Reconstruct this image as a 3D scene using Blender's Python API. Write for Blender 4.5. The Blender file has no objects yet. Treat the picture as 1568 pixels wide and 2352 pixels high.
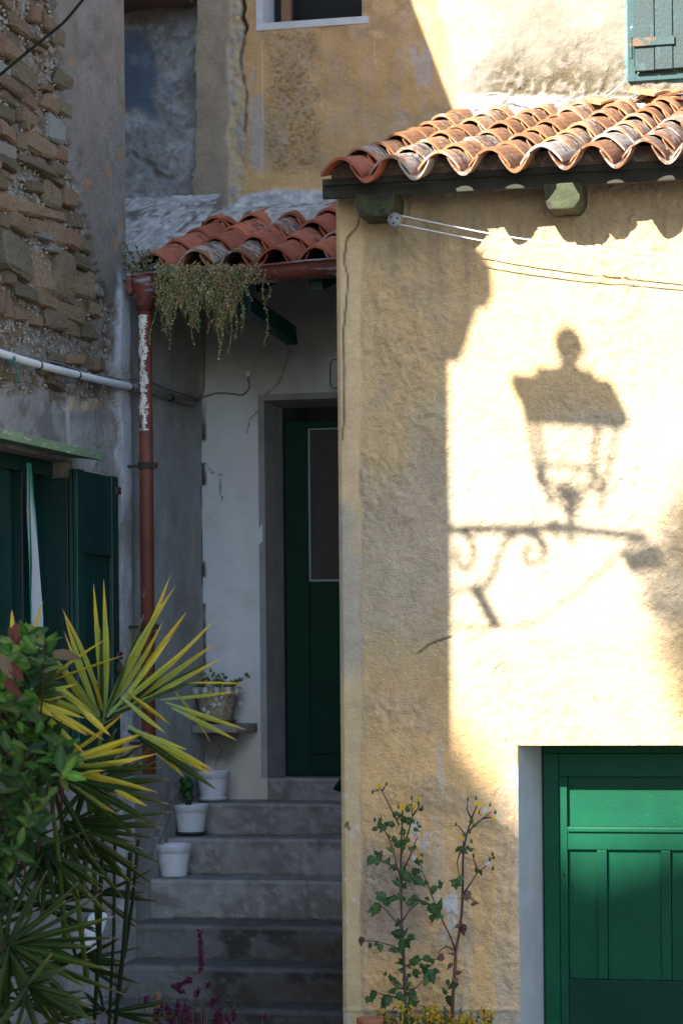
import bpy, bmesh, math, random
import numpy as np
from mathutils import Vector, Matrix, Euler
random.seed(7)
rad = math.radians
SC = bpy.context.scene
COL = SC.collection
# ---------------------------------------------------------------- camera
YAW, ROLL, F, CU, CV = rad(14.0), -0.009, 6000.0, 784.0, 1520.0
cam_d = bpy.data.cameras.new('camera'); cam = bpy.data.objects.new('camera', cam_d); COL.objects.link(cam)
cam_d.sensor_fit = 'VERTICAL'; cam_d.sensor_height = 36.0; cam_d.lens = F/2352*36
cam_d.shift_y = (CV-1176)/2352; cam_d.clip_end = 400; cam_d.clip_start = .1
RM = Matrix.Rotation(YAW, 3, 'Z') @ Matrix.Rotation(math.pi/2, 3, 'X') @ Matrix.Rotation(ROLL, 3, 'Z')
cam.matrix_world = RM.to_4x4(); SC.camera = cam
cam_d.dof.use_dof = True; cam_d.dof.focus_distance = 11.4; cam_d.dof.aperture_fstop = 5.6
# ---------------------------------------------------------------- light
SUN = Vector((-.5, -1.0, .7)).normalized()
w = bpy.data.worlds.new('World'); SC.world = w; w.use_nodes = True
wn = w.node_tree.nodes; wl = w.node_tree.links
sky = wn.new('ShaderNodeTexSky'); sky.sky_type = 'NISHITA'; sky.sun_disc = False
sky.sun_elevation = math.asin(SUN.z); sky.sun_rotation = math.atan2(SUN.x, SUN.y)
bg = wn['Background']; bg.inputs['Strength'].default_value = .105; wl.new(sky.outputs[0], bg.inputs[0])
sd = bpy.data.lights.new('sun', 'SUN'); so = bpy.data.objects.new('sun', sd); COL.objects.link(so)
sd.energy = 5.0; sd.angle = rad(.53); sd.color = (1, .94, .84)
so.rotation_euler = SUN.to_track_quat('Z', 'Y').to_euler()
SC.view_settings.view_transform = 'Standard'; SC.view_settings.look = 'None'
SC.view_settings.exposure = 2.12; SC.view_settings.gamma = 1; SC.view_settings.use_curve_mapping = False
SC.render.engine = 'CYCLES'

# ---------------------------------------------------------------- placing helpers (turn a sighting into a place on a known plane)
def ray(u, v): return RM @ Vector(((u-CU)/F, (CV-v)/F, -1))
def P(u, v, X=None, Y=None, t=None):
    r = ray(u, v)
    k = t if t is not None else (Y/r.y if Y is not None else X/r.x)
    return r*k
RI = np.array(RM.inverted())
def uv_of(X, Y, Z):
    p = np.stack([X, Y, Z], -1) @ RI.T
    return CU+F*p[..., 0]/-p[..., 2], CV-F*p[..., 1]/-p[..., 2]
# ---------------------------------------------------------------- numeric noise
def _h(ix, iy, s):
    n = (ix.astype(np.int64)*374761393+iy.astype(np.int64)*668265263+s*2147483647) & 0xffffffff
    n = ((n ^ (n >> 13))*1274126177) & 0xffffffff
    return ((n ^ (n >> 16)) & 0xffff)/65535.0
def vn(x, y, s=0):
    x = np.asarray(x, float); y = np.asarray(y, float)
    ix = np.floor(x); iy = np.floor(y); fx = x-ix; fy = y-iy
    fx = fx*fx*(3-2*fx); fy = fy*fy*(3-2*fy)
    a = _h(ix, iy, s); b = _h(ix+1, iy, s); c = _h(ix, iy+1, s); d = _h(ix+1, iy+1, s)
    return (a*(1-fx)+b*fx)*(1-fy)+(c*(1-fx)+d*fx)*fy
def fbm(x, y, o=4, s=0):
    r = 0; a = 1; n = 0
    for i in range(o):
        r = r+a*vn(x*2**i+i*7.3, y*2**i+i*3.1, s+i); n += a; a *= .55
    return r/n
def ss(a, b, x):
    t = np.clip((x-a)/(b-a), 0, 1); return t*t*(3-2*t)
def polydist(U, V, pts):
    best = np.full(U.shape, 1e9)
    for (x0, y0), (x1, y1) in zip(pts, pts[1:]):
        dx, dy = x1-x0, y1-y0; L = dx*dx+dy*dy
        t = np.clip(((U-x0)*dx+(V-y0)*dy)/L, 0, 1)
        best = np.minimum(best, np.hypot(U-x0-t*dx, V-y0-t*dy))
    return best
def interp(v, pts): return np.interp(v, [p[0] for p in pts], [p[1] for p in pts])
# ---------------------------------------------------------------- objects
def tag(o, label=None, cat=None, group=None, kind=None):
    if label: o['label'] = label
    if cat: o['category'] = cat
    if group: o['group'] = group
    if kind: o['kind'] = kind
    return o
def empty(name, loc, label=None, cat=None, group=None, rz=0):
    o = bpy.data.objects.new(name, None); o.location = loc; o.rotation_euler.z = rz; COL.objects.link(o)
    o.empty_display_size = .1
    return tag(o, label, cat, group)
def link(name, me, m=None, parent=None, smooth=False, loc=None, rot=None, scl=None):
    o = bpy.data.objects.new(name, me); COL.objects.link(o)
    if m is not None and not me.materials: me.materials.append(m)
    if smooth: me.polygons.foreach_set('use_smooth', [True]*len(me.polygons))
    if parent is not None:
        o.parent = parent
        if loc is None:                      # mesh was built in world coordinates
            q = parent; M = Matrix.Identity(4)
            while q is not None:
                M = q.matrix_basis @ M; q = q.parent
            o.matrix_basis = M.inverted()
    if loc is not None: o.location = loc
    if rot is not None: o.rotation_euler = rot
    if scl is not None: o.scale = scl
    return o
class MB:
    """collects shapes of ONE part"""
    def __init__(s): s.v = []; s.f = []; s.c = []
    def add(s, vs, fs, col=None):
        n = len(s.v); s.v += [tuple(p) for p in vs]; s.f += [[i+n for i in f] for f in fs]
        s.c += ([col]*len(vs) if col is None or isinstance(col[0], (int, float)) else list(col))
        return s
    def box(s, x0, x1, y0, y1, z0, z1):
        vs = [(x, y, z) for z in (z0, z1) for y in (y0, y1) for x in (x0, x1)]
        return s.add(vs, [(0, 2, 3, 1), (4, 5, 7, 6), (0, 1, 5, 4), (2, 6, 7, 3), (0, 4, 6, 2), (1, 3, 7, 5)])
    def prism(s, pts, d):        # polygon (3D points) extruded by vector d
        n = len(pts); d = Vector(d); a = [Vector(p) for p in pts]
        return s.add(a+[p+d for p in a], [list(range(n))[::-1], list(range(n, 2*n))]+[(i, (i+1) % n, (i+1) % n+n, i+n) for i in range(n)])
    def tube(s, pts, r, n=8, col=None, caps=True):
        pts = [Vector(p) for p in pts]; rs = r if isinstance(r, (list, tuple)) else [r]*len(pts)
        vs = []; fs = []; prev = None
        for i, p in enumerate(pts):
            d = (pts[min(i+1, len(pts)-1)]-pts[max(i-1, 0)]).normalized()
            if prev is None: a = d.orthogonal().normalized()
            else: a = (prev-d*prev.dot(d)).normalized()
            prev = a; b = d.cross(a)
            for k in range(n):
                an = 2*math.pi*k/n; vs.append(p+(a*math.cos(an)+b*math.sin(an))*rs[i])
        for i in range(len(pts)-1):
            for k in range(n):
                fs.append((i*n+k, i*n+(k+1) % n, (i+1)*n+(k+1) % n, (i+1)*n+k))
        if caps: fs += [list(range(n))[::-1], list(range(len(vs)-n, len(vs)))]
        return s.add(vs, fs, col)
    def lathe(s, c, prof, n=20, rz=0, sx=1):
        c = Vector(c); vs = []; fs = []
        for r, z in prof:
            for k in range(n):
                a = 2*math.pi*k/n+rz; vs.append(c+Vector((math.cos(a)*r*sx, math.sin(a)*r, z)))
        for i in range(len(prof)-1):
            for k in range(n): fs.append((i*n+k, i*n+(k+1) % n, (i+1)*n+(k+1) % n, (i+1)*n+k))
        fs += [list(range(n))[::-1], list(range(len(vs)-n, len(vs)))]
        return s.add(vs, fs)
    def mesh(s, name):
        me = bpy.data.meshes.new(name); me.from_pydata(s.v, [], s.f)
        if any(c is not None for c in s.c):
            at = me.color_attributes.new('Col', 'FLOAT_COLOR', 'POINT')
            at.data.foreach_set('color', np.array([(c or (1, 1, 1))+(1,) if len(c or (1, 1, 1)) == 3 else c for c in s.c], 'f').ravel())
        return me
    def build(s, name, m, parent=None, smooth=False, bevel=0, **k):
        me = s.mesh(name)
        if bevel:
            bm = bmesh.new(); bm.from_mesh(me)
            bmesh.ops.bevel(bm, geom=bm.edges[:], offset=bevel, segments=2, affect='EDGES', profile=.6)
            bm.to_mesh(me); bm.free()
        return link(name, me, m, parent, smooth, **k)
# ---------------------------------------------------------------- materials
class N:
    def __init__(s, name):
        s.m = bpy.data.materials.new(name); s.m.use_nodes = True; s.t = s.m.node_tree; s.b = s.t.nodes['Principled BSDF']
    def n(s, ty, **k):
        o = s.t.nodes.new('ShaderNode'+ty)
        for a, v in k.items():
            if a.startswith('i'):
                i = a[1:]; i = int(i) if i.isdigit() else i.replace('_', ' ')
                if hasattr(v, 'is_output'): s.t.links.new(v, o.inputs[i])
                else: o.inputs[i].default_value = v
            else: setattr(o, a, v)
        return o
    def set(s, i, v):
        if hasattr(v, 'is_output'): s.t.links.new(v, s.b.inputs[i])
        else: s.b.inputs[i].default_value = v
    def noise(s, vec, scale, detail=5, rough=.6, dist=0):
        return s.n('TexNoise', iVector=vec, iScale=scale, iDetail=detail, iRoughness=rough, iDistortion=dist).outputs['Fac']
    def ramp(s, fac, lo, hi):
        return s.n('MapRange', iValue=fac, iFrom_Min=lo, iFrom_Max=hi).outputs[0]
    def mix(s, fac, a, b, mode='MIX'):
        o = s.n('Mix', data_type='RGBA', blend_type=mode)
        for i, v in ((0, fac), (6, a), (7, b)):
            if hasattr(v, 'is_output'): s.t.links.new(v, o.inputs[i])
            else: o.inputs[i].default_value = v if i == 0 else tuple(v)+(1,) if len(v) == 3 else v
        return o.outputs[2]
    def math(s, op, a, b=0):
        return s.n('Math', operation=op, i0=a, i1=b).outputs[0]
def attr_mat(name, bump=.6, bscale=55, rough=.92, fine=.28, dist=.012, cloud=(.72, .70, .68)):
    """mineral surface: colour from the mesh's own stains, grain and relief from noise"""
    q = N(name); pos = q.n('NewGeometry').outputs['Position']
    at = q.n('Attribute', attribute_name='Col')
    n1 = q.noise(pos, bscale, 6, .65); n2 = q.noise(pos, bscale*3.7, 4, .6); n3 = q.noise(pos, 7, 6, .7)
    c = q.mix(q.ramp(n3, .3, .7), at.outputs['Color'], cloud, 'MULTIPLY')
    k = q.math('MULTIPLY_ADD', n2, fine*2); q.t.nodes[-1].inputs[2].default_value = 1-fine
    c = q.mix(1.0, c, q.n('CombineColor', i0=k, i1=k, i2=k).outputs[0], 'MULTIPLY')
    q.set('Base Color', c); q.set('Roughness', rough); q.set('Specular IOR Level', .25)
    h = q.math('ADD', n1, q.math('MULTIPLY', n2, .35)); h = q.math('MULTIPLY', h, at.outputs['Alpha'])
    b = q.n('Bump', iStrength=bump, iDistance=dist, iHeight=h); q.set('Normal', b.outputs[0])
    return q.m
def gen_mat(name, col, rough=.6, var=.2, scale=6, bump=.2, bscale=60, wear=None, spec=.4, rnd=0, stretch=None, metal=0, wear2=None, dist=.005):
    q = N(name); tc = q.n('TexCoord').outputs['Object']
    info = q.n('ObjectInfo').outputs['Random']
    off = q.n('VectorMath', operation='ADD', i0=tc)
    q.t.links.new(q.n('CombineXYZ', iX=q.math('MULTIPLY', info, 37.0), iY=q.math('MULTIPLY', info, 11.0)).outputs[0], off.inputs[1])
    vec = off.outputs[0]
    if stretch: vec = q.n('VectorMath', operation='MULTIPLY', i0=vec, i1=stretch).outputs[0]
    n1 = q.noise(vec, scale, 6, .65)
    lo = tuple(max(0, c*(1-var)) for c in col); hi = tuple(min(1, c*(1+var)) for c in col)
    c = q.mix(q.ramp(n1, .3, .7), lo, hi)
    if rnd:
        k = q.math('MULTIPLY_ADD', info, rnd*2); q.t.nodes[-1].inputs[2].default_value = 1-rnd
        g = q.math('MULTIPLY_ADD', info, rnd*1.2); q.t.nodes[-1].inputs[2].default_value = 1-rnd*.6
        c = q.mix(1.0, c, q.n('CombineColor', i0=k, i1=g, i2=g).outputs[0], 'MULTIPLY')
    for wr in (wear, wear2):
        if wr:
            c2, th, sc = wr[:3]; st = wr[3] if len(wr) > 3 else None
            v2 = q.n('VectorMath', operation='MULTIPLY', i0=vec, i1=st).outputs[0] if st else vec
            n2 = q.noise(v2, sc, 7, .7, .3)
            c = q.mix(q.ramp(n2, th, th+.05), c, c2)
    n3 = q.noise(vec, bscale, 5, .6)
    q.set('Base Color', c); q.set('Roughness', rough); q.set('Specular IOR Level', spec); q.set('Metallic', metal)
    b = q.n('Bump', iStrength=bump, iDistance=dist, iHeight=n3); q.set('Normal', b.outputs[0])
    return q.m
def leaf_mat(name, rough=.42, trans=.35, rnd=.3, fine=0.25, spec=.22):
    q = N(name); at = q.n('Attribute', attribute_name='Col'); info = q.n('ObjectInfo').outputs['Random']
    pos = q.n('NewGeometry').outputs['Position']
    n1 = q.noise(pos, 18, 4, .6)
    k = q.math('MULTIPLY_ADD', info, rnd*2); q.t.nodes[-1].inputs[2].default_value = 1-rnd
    k = q.math('MULTIPLY', k, q.math('ADD', q.math('MULTIPLY', n1, fine*2), 1-fine))
    c = q.mix(1.0, at.outputs['Color'], q.n('CombineColor', i0=k, i1=k, i2=k).outputs[0], 'MULTIPLY')
    q.set('Base Color', c); q.set('Roughness', rough); q.set('Specular IOR Level', spec)
    tr = q.n('BsdfTranslucent', iColor=c)
    mx = q.n('MixShader', i0=trans, i1=q.b.outputs[0], i2=tr.outputs[0])
    out = q.t.nodes['Material Output']; q.t.links.new(mx.outputs[0], out.inputs[0])
    return q.m
# ---------------------------------------------------------------- wall skins
def skin(name, plane, val, a0, a1, z0, z1, step, fn, m, parent=None, sgn=-1, holes=(), pin=True, kind=None):
    """a gridded wall surface with its own relief and stains. plane 'Y' (faces -Y) or 'X' (faces +X)"""
    def axis(lo, hi, cuts):
        n = max(2, int((hi-lo)/step)); g = np.linspace(lo, hi, n+1)
        for c in cuts:
            if lo < c < hi: g[np.argmin(abs(g-c))] = c
        return g
    ca = [h[0] for h in holes]+[h[1] for h in holes]; cz = [h[2] for h in holes]+[h[3] for h in holes]
    A, Z = np.meshgrid(axis(a0, a1, ca), axis(z0, z1, cz))
    full = np.full(A.shape, float(val))
    U, V = uv_of(A, full, Z) if plane == 'Y' else uv_of(full, A, Z)
    h, col, rg, keep = fn(A, Z, U, V)
    h = np.broadcast_to(h, A.shape).copy()
    for (b0, b1, c0, c1) in holes:
        d = np.maximum(np.maximum(b0-A, A-b1), np.maximum(c0-Z, Z-c1)); h *= ss(-.001, .02, d)
    D = full-h if plane == 'Y' else full+h
    co = np.stack([A, D, Z], -1) if plane == 'Y' else np.stack([D, A, Z], -1)
    ny, nx = A.shape; idx = np.arange(ny*nx).reshape(ny, nx)
    q = np.stack([idx[:-1, :-1], idx[:-1, 1:], idx[1:, 1:], idx[1:, :-1]], -1)   # faces -Y / +X
    if plane == 'X': q = q
    mA = (A[:-1, :-1]+A[1:, 1:])/2; mZ = (Z[:-1, :-1]+Z[1:, 1:])/2
    ok = np.ones(mA.shape, bool)
    for (b0, b1, c0, c1) in holes: ok &= ~((mA > b0) & (mA < b1) & (mZ > c0) & (mZ < c1))
    if keep is not None: ok &= (keep[:-1, :-1] & keep[1:, 1:] & keep[1:, :-1] & keep[:-1, 1:])
    q = q[ok]
    me = bpy.data.meshes.new(name); me.vertices.add(ny*nx); me.vertices.foreach_set('co', co.ravel().astype('f'))
    me.loops.add(q.size); me.loops.foreach_set('vertex_index', q.ravel().astype('i'))
    me.polygons.add(len(q)); me.polygons.foreach_set('loop_start', np.arange(0, q.size, 4, dtype='i'))
    me.update(calc_edges=True)
    at = me.color_attributes.new('Col', 'FLOAT_COLOR', 'POINT')
    c4 = np.concatenate([np.clip(col, 0, 1), np.broadcast_to(rg, A.shape)[..., None]], -1)
    at.data.foreach_set('color', c4.astype('f').ravel())
    o = link(name, me, m, parent, True)
    if kind: o['kind'] = kind
    return o
def cmix(a, b, f):
    f = np.asarray(f)[..., None]; return a*(1-f)+np.array(b, float)*f
def flat(A, c): return np.broadcast_to(np.array(c, float), A.shape+(3,)).copy()
# ================================================================ SETTING
GZ = -2.2
YW, YU, YD, XL = 11.14, 13.60, 13.30, -4.07          # yellow wall, upper back wall, porch door wall, left wall
XC = P(779, 1500, Y=YW).x                            # corner of the yellow house
SW = .03
M_ground = gen_mat('paving_stone', (.16, .15, .14), .9, .35, 3, .6, 25, wear=((.10, .10, .08), .55, 9))
g = MB(); g.add([(-150, -150, GZ), (150, -150, GZ), (150, 150, GZ), (-150, 150, GZ)], [(0, 1, 2, 3)])
tag(g.build('ground', M_ground), kind='structure')

M_plaster = attr_mat('grey_plaster', .7, 45, fine=.18, cloud=(.90, .90, .90))
M_rough = attr_mat('roughcast_render', .9, 38, dist=.016)
M_rubble = attr_mat('lime_mortar', 1.0, 28, dist=.03)
M_body = gen_mat('masonry_core', (.20, .18, .16), .95, .3, 5, .5, 30)
M_brown = gen_mat('dark_soffit', (.06, .045, .035), .9, .4, 8, .5, 30, rnd=.2)

# ---------------------------------------------------------------- left stone house
stone_house = empty('stone_house', (XL, 9.8, GZ), 'old rubble stone house with grey plaster patches, rising along the left side', 'house')
WY0, WY1, WZ0, WZ1 = 9.75, P(168, 1300, X=XL).y, -.42, .925     # window opening in the left wall
prof = [(12.08, 5.6), (11.29, 5.14), (10.84, 4.84), (8.2, 4.36), (7.54, 4.3)]
core = MB()
core.prism([(-4.30, y, z) for y, z in [(7.54, GZ-.3), (12.08, GZ-.3)]+prof], (-4.7, 0, 0))
def slab(poly): core.prism([(-4.125, y, z) for y, z in poly], (-.173, 0, 0))
slab([(7.54, GZ-.3), (WY0, GZ-.3), (WY0, 4.63), (8.2, 4.36), (7.54, 4.3)])
slab([(WY0, GZ-.3), (WY1, GZ-.3), (WY1, WZ0), (WY0, WZ0)])
slab([(WY0, WZ1), (WY1, WZ1), (WY1, 5.12), (10.84, 4.84), (WY0, 4.63)])
slab([(WY1, GZ-.3), (12.08, GZ-.3), (12.08, 5.6), (11.29, 5.14), (WY1, 5.12)])
slab([(12.08, GZ-.3), (13.33, GZ-.3), (13.33, 2.3), (12.08, 1.86)])
core.box(-4.125, XL-.012, 7.54, 9.9, GZ-.3, 4.3)
core.build('wall_core', M_body, stone_house)
cap = MB(); cap.box(-4.128, XL-.004, 12.05, 12.083, 1.8, 5.5); cap.build('wall_edge', gen_mat('edge_plaster', (.27, .25, .235), .95, .2, 8, .5, 40), stone_house)

def edge_line(V):      # where the plaster stops and bare stones start, as u for each v
    return interp(V, [(-60, 120), (0, 128), (90, 125), (150, 148), (180, 140), (215, 150), (290, 155), (330, 165), (390, 165), (430, 178),
                      (470, 190), (520, 205), (560, 212), (610, 222), (650, 240), (700, 262), (760, 262), (830, 256), (900, 262), (960, 262), (2000, 262)])
def left_wall(Y, Z, U, V):
    n = fbm(Y*9, Z*9, 5, 3); n2 = fbm(Y*30, Z*30, 4, 9); n3 = fbm(Y*3, Z*3, 4, 21)
    e = edge_line(V)+(n2-.5)*22
    # the rounded pale column strip left of the downpipe
    strip = ss(-6, 6, U-(interp(V, [(600, 268), (760, 262), (870, 252), (960, 268), (2352, 272)])+(n-.5)*20))*ss(600, 680, V)
    smooth = np.clip(ss(-4, 4, U-e)+ss(905, 925, V+(n-.5)*90-(U-150)*.1), 0, 1)
    dark = ss(.5, .62, fbm(Y*5+3, Z*7, 4, 31))*ss(890, 930, V)*(1-ss(150, 175, U))
    h = -.030+smooth*.030+(n-.5)*.034*(1-smooth)+(n2-.5)*.030*(1-smooth)
    rc = ss(150, 175, U)*ss(960, 985, V)*(1-ss(262, 272, U))            # combed roughcast beside the window
    h = h+rc*(.010*fbm(Y*22, Z*75, 3, 5)-.003)
    h = h+smooth*(fbm(Y*5, Z*5, 3, 8)-.5)*.010
    col = flat(Y, (.36, .33, .29))                                       # mortar
    col = cmix(col, (.22, .17, .12), ss(.46, .6, n)); col = cmix(col, (.44, .42, .40), ss(.60, .7, n2))
    pl = flat(Y, (.215, .195, .18)); pl = cmix(pl, (.26, .24, .225), ss(.4, .65, n3)); pl = cmix(pl, (.16, .15, .14), ss(.55, .75, n)*.6)
    pl = cmix(pl, (.42, .20, .07), ss(.735, .75, fbm(Y*11, Z*16, 3, 41))*.75*ss(-40, 0, U-e-25)*ss(100, 180, V)*(1-ss(560, 590, V)))
    low = flat(Y, (.30, .295, .29)); low = cmix(low, (.17, .165, .16), dark*.8); low = cmix(low, (.46, .36, .26), (1-ss(935, 950, V+(n-.5)*30))*ss(145, 158, U)*(1-ss(225, 255, U)))
    low = cmix(low, (.50, .49, .48), ss(0, 5, U-(146+(V-900)*.06))*(1-ss(8, 14, U-(146+(V-900)*.06)))*(1-ss(1050, 1075, V)))
    low = cmix(low, (.40, .39, .38), rc*.8)
    pl = cmix(pl, low, 0) if False else pl*(1-ss(860, 900, V)[..., None])+low*ss(860, 900, V)[..., None]
    st = flat(Y, (.56, .61, .66)); st = cmix(st, (.46, .47, .48), ss(.45, .65, n3)); st = cmix(st, (.38, .36, .34), ss(.6, .75, n)*.6)
    pl = pl*(1-strip[..., None])+st*strip[..., None]
    inn = ss(12.07, 12.10, Y)                                            # inside the porch: smoother wall
    ins = flat(Y, (.50, .54, .58)); ins = cmix(ins, (.42, .41, .40), ss(.45, .75, n3)*.8)
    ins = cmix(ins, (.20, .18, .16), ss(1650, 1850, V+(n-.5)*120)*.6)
    pl = pl*(1-inn[..., None])+ins*inn[..., None]
    col = col*(1-smooth[..., None])+pl*smooth[..., None]
    h = h+strip*(1-inn)*.022*(1-ss(.6, 1, abs((U-292)/34)))
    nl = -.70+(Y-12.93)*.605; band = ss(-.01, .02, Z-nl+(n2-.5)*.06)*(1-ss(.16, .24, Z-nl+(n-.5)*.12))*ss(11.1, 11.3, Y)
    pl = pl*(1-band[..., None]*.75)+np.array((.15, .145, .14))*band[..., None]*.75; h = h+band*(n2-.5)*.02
    dk2 = ss(1840, 1960, V+(n-.5)*160)*(1-ss(300, 345, U)); pl = pl*(1-.80*dk2[..., None])  # darkens pl low on the left in place of shade
    # damp crack down the inner corner
    cr = ss(13.275-.02*fbm(Z*6, Z*0, 3, 3), 13.30, Y)*ss(.45, .6, vn(Z*9, Z*0, 5))*ss(1000, 1080, V)
    col = cmix(col, (.06, .05, .045), cr)
    rg = 1.4*(1-smooth)+smooth*(.55+.5*ss(.5, .7, n3))*(1-.6*inn)
    keep = (Y < 12.08) | (Z < 1.84+(Y-12.08)*.36)
    return h, col, rg, keep
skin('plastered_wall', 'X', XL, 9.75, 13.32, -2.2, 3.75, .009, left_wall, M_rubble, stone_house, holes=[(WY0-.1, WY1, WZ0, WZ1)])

# rubble stones
M_stone = gen_mat('sandstone', (.30, .215, .13), .95, .4, 9, 1.0, 26, wear=((.34, .30, .25), .60, 14), wear2=((.09, .07, .05), .62, 9), rnd=.28, dist=.022)
M_redstone = gen_mat('old_brick', (.23, .125, .075), .95, .4, 9, 1, 30, wear=((.20, .15, .10), .50, 14), rnd=.25, dist=.01)
M_palestone = gen_mat('pale_limestone', (.40, .37, .33), .95, .3, 12, 1, 26, wear=((.22, .18, .13), .58, 12), rnd=.2, dist=.022)
M_greystone = gen_mat('grey_sandstone', (.20, .155, .10), .95, .35, 9, 1.0, 26, wear=((.30, .27, .22), .6, 12), rnd=.25, dist=.022)
def stone_mesh(seed, k=3):
    rr = random.Random(seed); bm = bmesh.new(); bmesh.ops.create_cube(bm, size=1)
    for v in bm.verts: v.co += Vector([rr.uniform(-.11, .11) for _ in range(3)])
    bmesh.ops.bevel(bm, geom=bm.edges[:], offset=.15, segments=1, affect='EDGES')
    for v in bm.verts: v.co += Vector([rr.uniform(-.05, .05) for _ in range(3)])
    bmesh.ops.triangulate(bm, faces=bm.faces[:])
    me = bpy.data.meshes.new('stone'); bm.to_mesh(me); bm.free()
    me.polygons.foreach_set('use_smooth', [False]*len(me.polygons)); return me
smesh = {}
def stone(u0, u1, v0, v1, mat, seed, out=.5):
    """one stone of the rubble, seen between u0..u1 and v0..v1 on the left wall"""
    a = P(u0, (v0+v1)/2, X=XL); b = P(u1, (v0+v1)/2, X=XL); um = (u0+u1)/2
    c0 = P(um, v0, X=XL); c1 = P(um, v1, X=XL)
    key = (seed % 9, mat.name)
    if key not in smesh:
        me = stone_mesh(seed % 9); me.materials.append(mat); smesh[key] = me
    rr = random.Random(seed*7+1)
    dep = .11
    o = link('stone', smesh[key], None, stone_house, loc=Vector((XL-.052+rr.uniform(-.010, .014), (a.y+b.y)/2, (c0.z+c1.z)/2))-stone_house.location,
             rot=(rr.uniform(-.09, .09), rr.uniform(-.1, .1), rr.uniform(-.06, .06)), scl=(dep, abs(b.y-a.y)*1.02, abs(c0.z-c1.z)*1.02))
    return o
# the stones one can tell apart best, then the rest of the courses round them
def zz(x0, x1, y0, y1): return (x0*.3662, x1*.3662, y0*.3662, y1*.3662)
B = 'b'; S = 's'; W_ = 'w'; G_ = 'g'
mats = {B: M_redstone, S: M_stone, W_: M_palestone, G_: M_greystone}
named = [(0, 210, 1455, 1745, G_), (222, 370, 1560, 1830, S), (360, 485, 1590, 1865, G_), (480, 595, 1700, 1870, S), (310, 445, 1380, 1550, S), (440, 495, 1450, 1570, B),
 (495, 580, 1490, 1590, S), (290, 410, 1140, 1300, S), (405, 490, 1185, 1300, B), (310, 420, 1310, 1385, S), (420, 550, 1330, 1420, G_), (75, 215, 1360, 1450, S),
 (215, 300, 1380, 1480, S), (130, 300, 1270, 1360, S), (180, 275, 820, 950, S), (272, 370, 880, 1000, S), (370, 455, 910, 1010, B), (310, 425, 735, 900, W_), (440, 462, 770, 920, S),
 (160, 255, 565, 670, B), (290, 368, 610, 700, S), (368, 445, 630, 730, S), (365, 470, 440, 570, G_), (90, 240, 390, 545, G_), (0, 150, 480, 580, G_), (30, 135, 590, 655, G_),
 (160, 245, 690, 780, S), (0, 100, 770, 880, B), (110, 180, 820, 940, S), (0, 115, 900, 985, W_), (120, 340, 1005, 1060, G_), (340, 420, 1020, 1110, G_), (290, 410, 1100, 1140, S),
 (340, 410, 160, 300, G_), (30, 150, 270, 380, S), (285, 330, 90, 195, B), (55, 150, 195, 290, G_), (75, 225, 120, 210, G_), (0, 40, 200, 330, B), (205, 235, 30, 140, B),
 (0, 130, 1200, 1330, S), (0, 60, 1340, 1430, G_), (480, 555, 1600, 1690, G_), (590, 660, 1790, 1860, W_), (240, 410, 1840, 1935, S), (100, 240, 1780, 1880, G_), (30, 110, 1860, 1990, S), (0, 30, 1820, 1960, B),
 (350, 510, 1900, 2000, S), (490, 555, 1880, 2020, B), (590, 635, 1900, 1990, S), (310, 420, 1960, 2080, G_), (420, 530, 2000, 2110, S), (120, 210, 1930, 2010, S), (215, 290, 1960, 2050, S), (530, 620, 2030, 2130, G_),
 (595, 650, 2250, 2330, B), (0, 95, 660, 760, G_), (110, 140, 690, 770, G_), (165, 190, 760, 820, S), (240, 330, 1450, 1500, W_), (310, 380, 1530, 1580, W_), (40, 105, 1690, 1790, G_), (0, 60, 1060, 1130, B)]
occ = []
for i, (a, b, c, d, k) in enumerate(named):
    u0, u1, v0, v1 = zz(a, b, c, d); occ.append((u0, u1, v0, v1)); stone(u0, u1, v0, v1, mats[k], i*5+3)
rr = random.Random(11); seed = 1000
v = -40
while v < 900:
    hh = rr.uniform(16, 38); u = -20-rr.uniform(0, 30)
    while True:
        wd = rr.uniform(20, 52)
        if u+wd > float(edge_line(np.array([v+hh/2]))[0])+3: break
        vv = v+u*.14
        cu, cv_ = u+wd/2, vv+hh/2
        if not any(a-6 < cu < b+6 and c-6 < cv_ < d+6 for a, b, c, d in occ) and rr.random() < (.62 if v < 700 else .22):
            if not any(min(b, u+wd)-max(a, u) > 8 and min(d, vv+hh)-max(c, vv) > 8 for a, b, c, d in occ):
                stone(u, u+wd*.92, vv, vv+hh*.9, rr.choice([M_stone, M_stone, M_stone, M_greystone, M_palestone, M_stone, M_stone, M_redstone, M_greystone, M_stone, M_stone, M_greystone]), seed); seed += 13
        u += wd
    v += hh
# loose mortar crumbs between the stones
M_crumb = gen_mat('mortar_crumb', (.29, .25, .21), .95, .35, 20, .9, 40, dist=.01)
cr = MB(); rr = random.Random(5)
for i in range(1500):
    v = rr.uniform(-30, 985); e = float(edge_line(np.array([v]))[0]); u = rr.uniform(-10, e)
    p = P(u, v, X=XL-.020); r = rr.uniform(.004, .012)
    q = [Vector((rr.uniform(-1, 1), rr.uniform(-1, 1), rr.uniform(-1, 1)))*.35 for _ in range(6)]
    d = [Vector(x) for x in ((1, 0, 0), (-1, 0, 0), (0, 1, 0), (0, -1, 0), (0, 0, 1), (0, 0, -1))]
    cr.add([p+(d[j]+q[j])*r for j in range(6)], [(0, 2, 4), (2, 1, 4), (1, 3, 4), (3, 0, 4), (2, 0, 5), (1, 2, 5), (3, 1, 5), (0, 3, 5)])
tag(cr.build('mortar_rubble', M_crumb, stone_house, True), kind='stuff')
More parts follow.
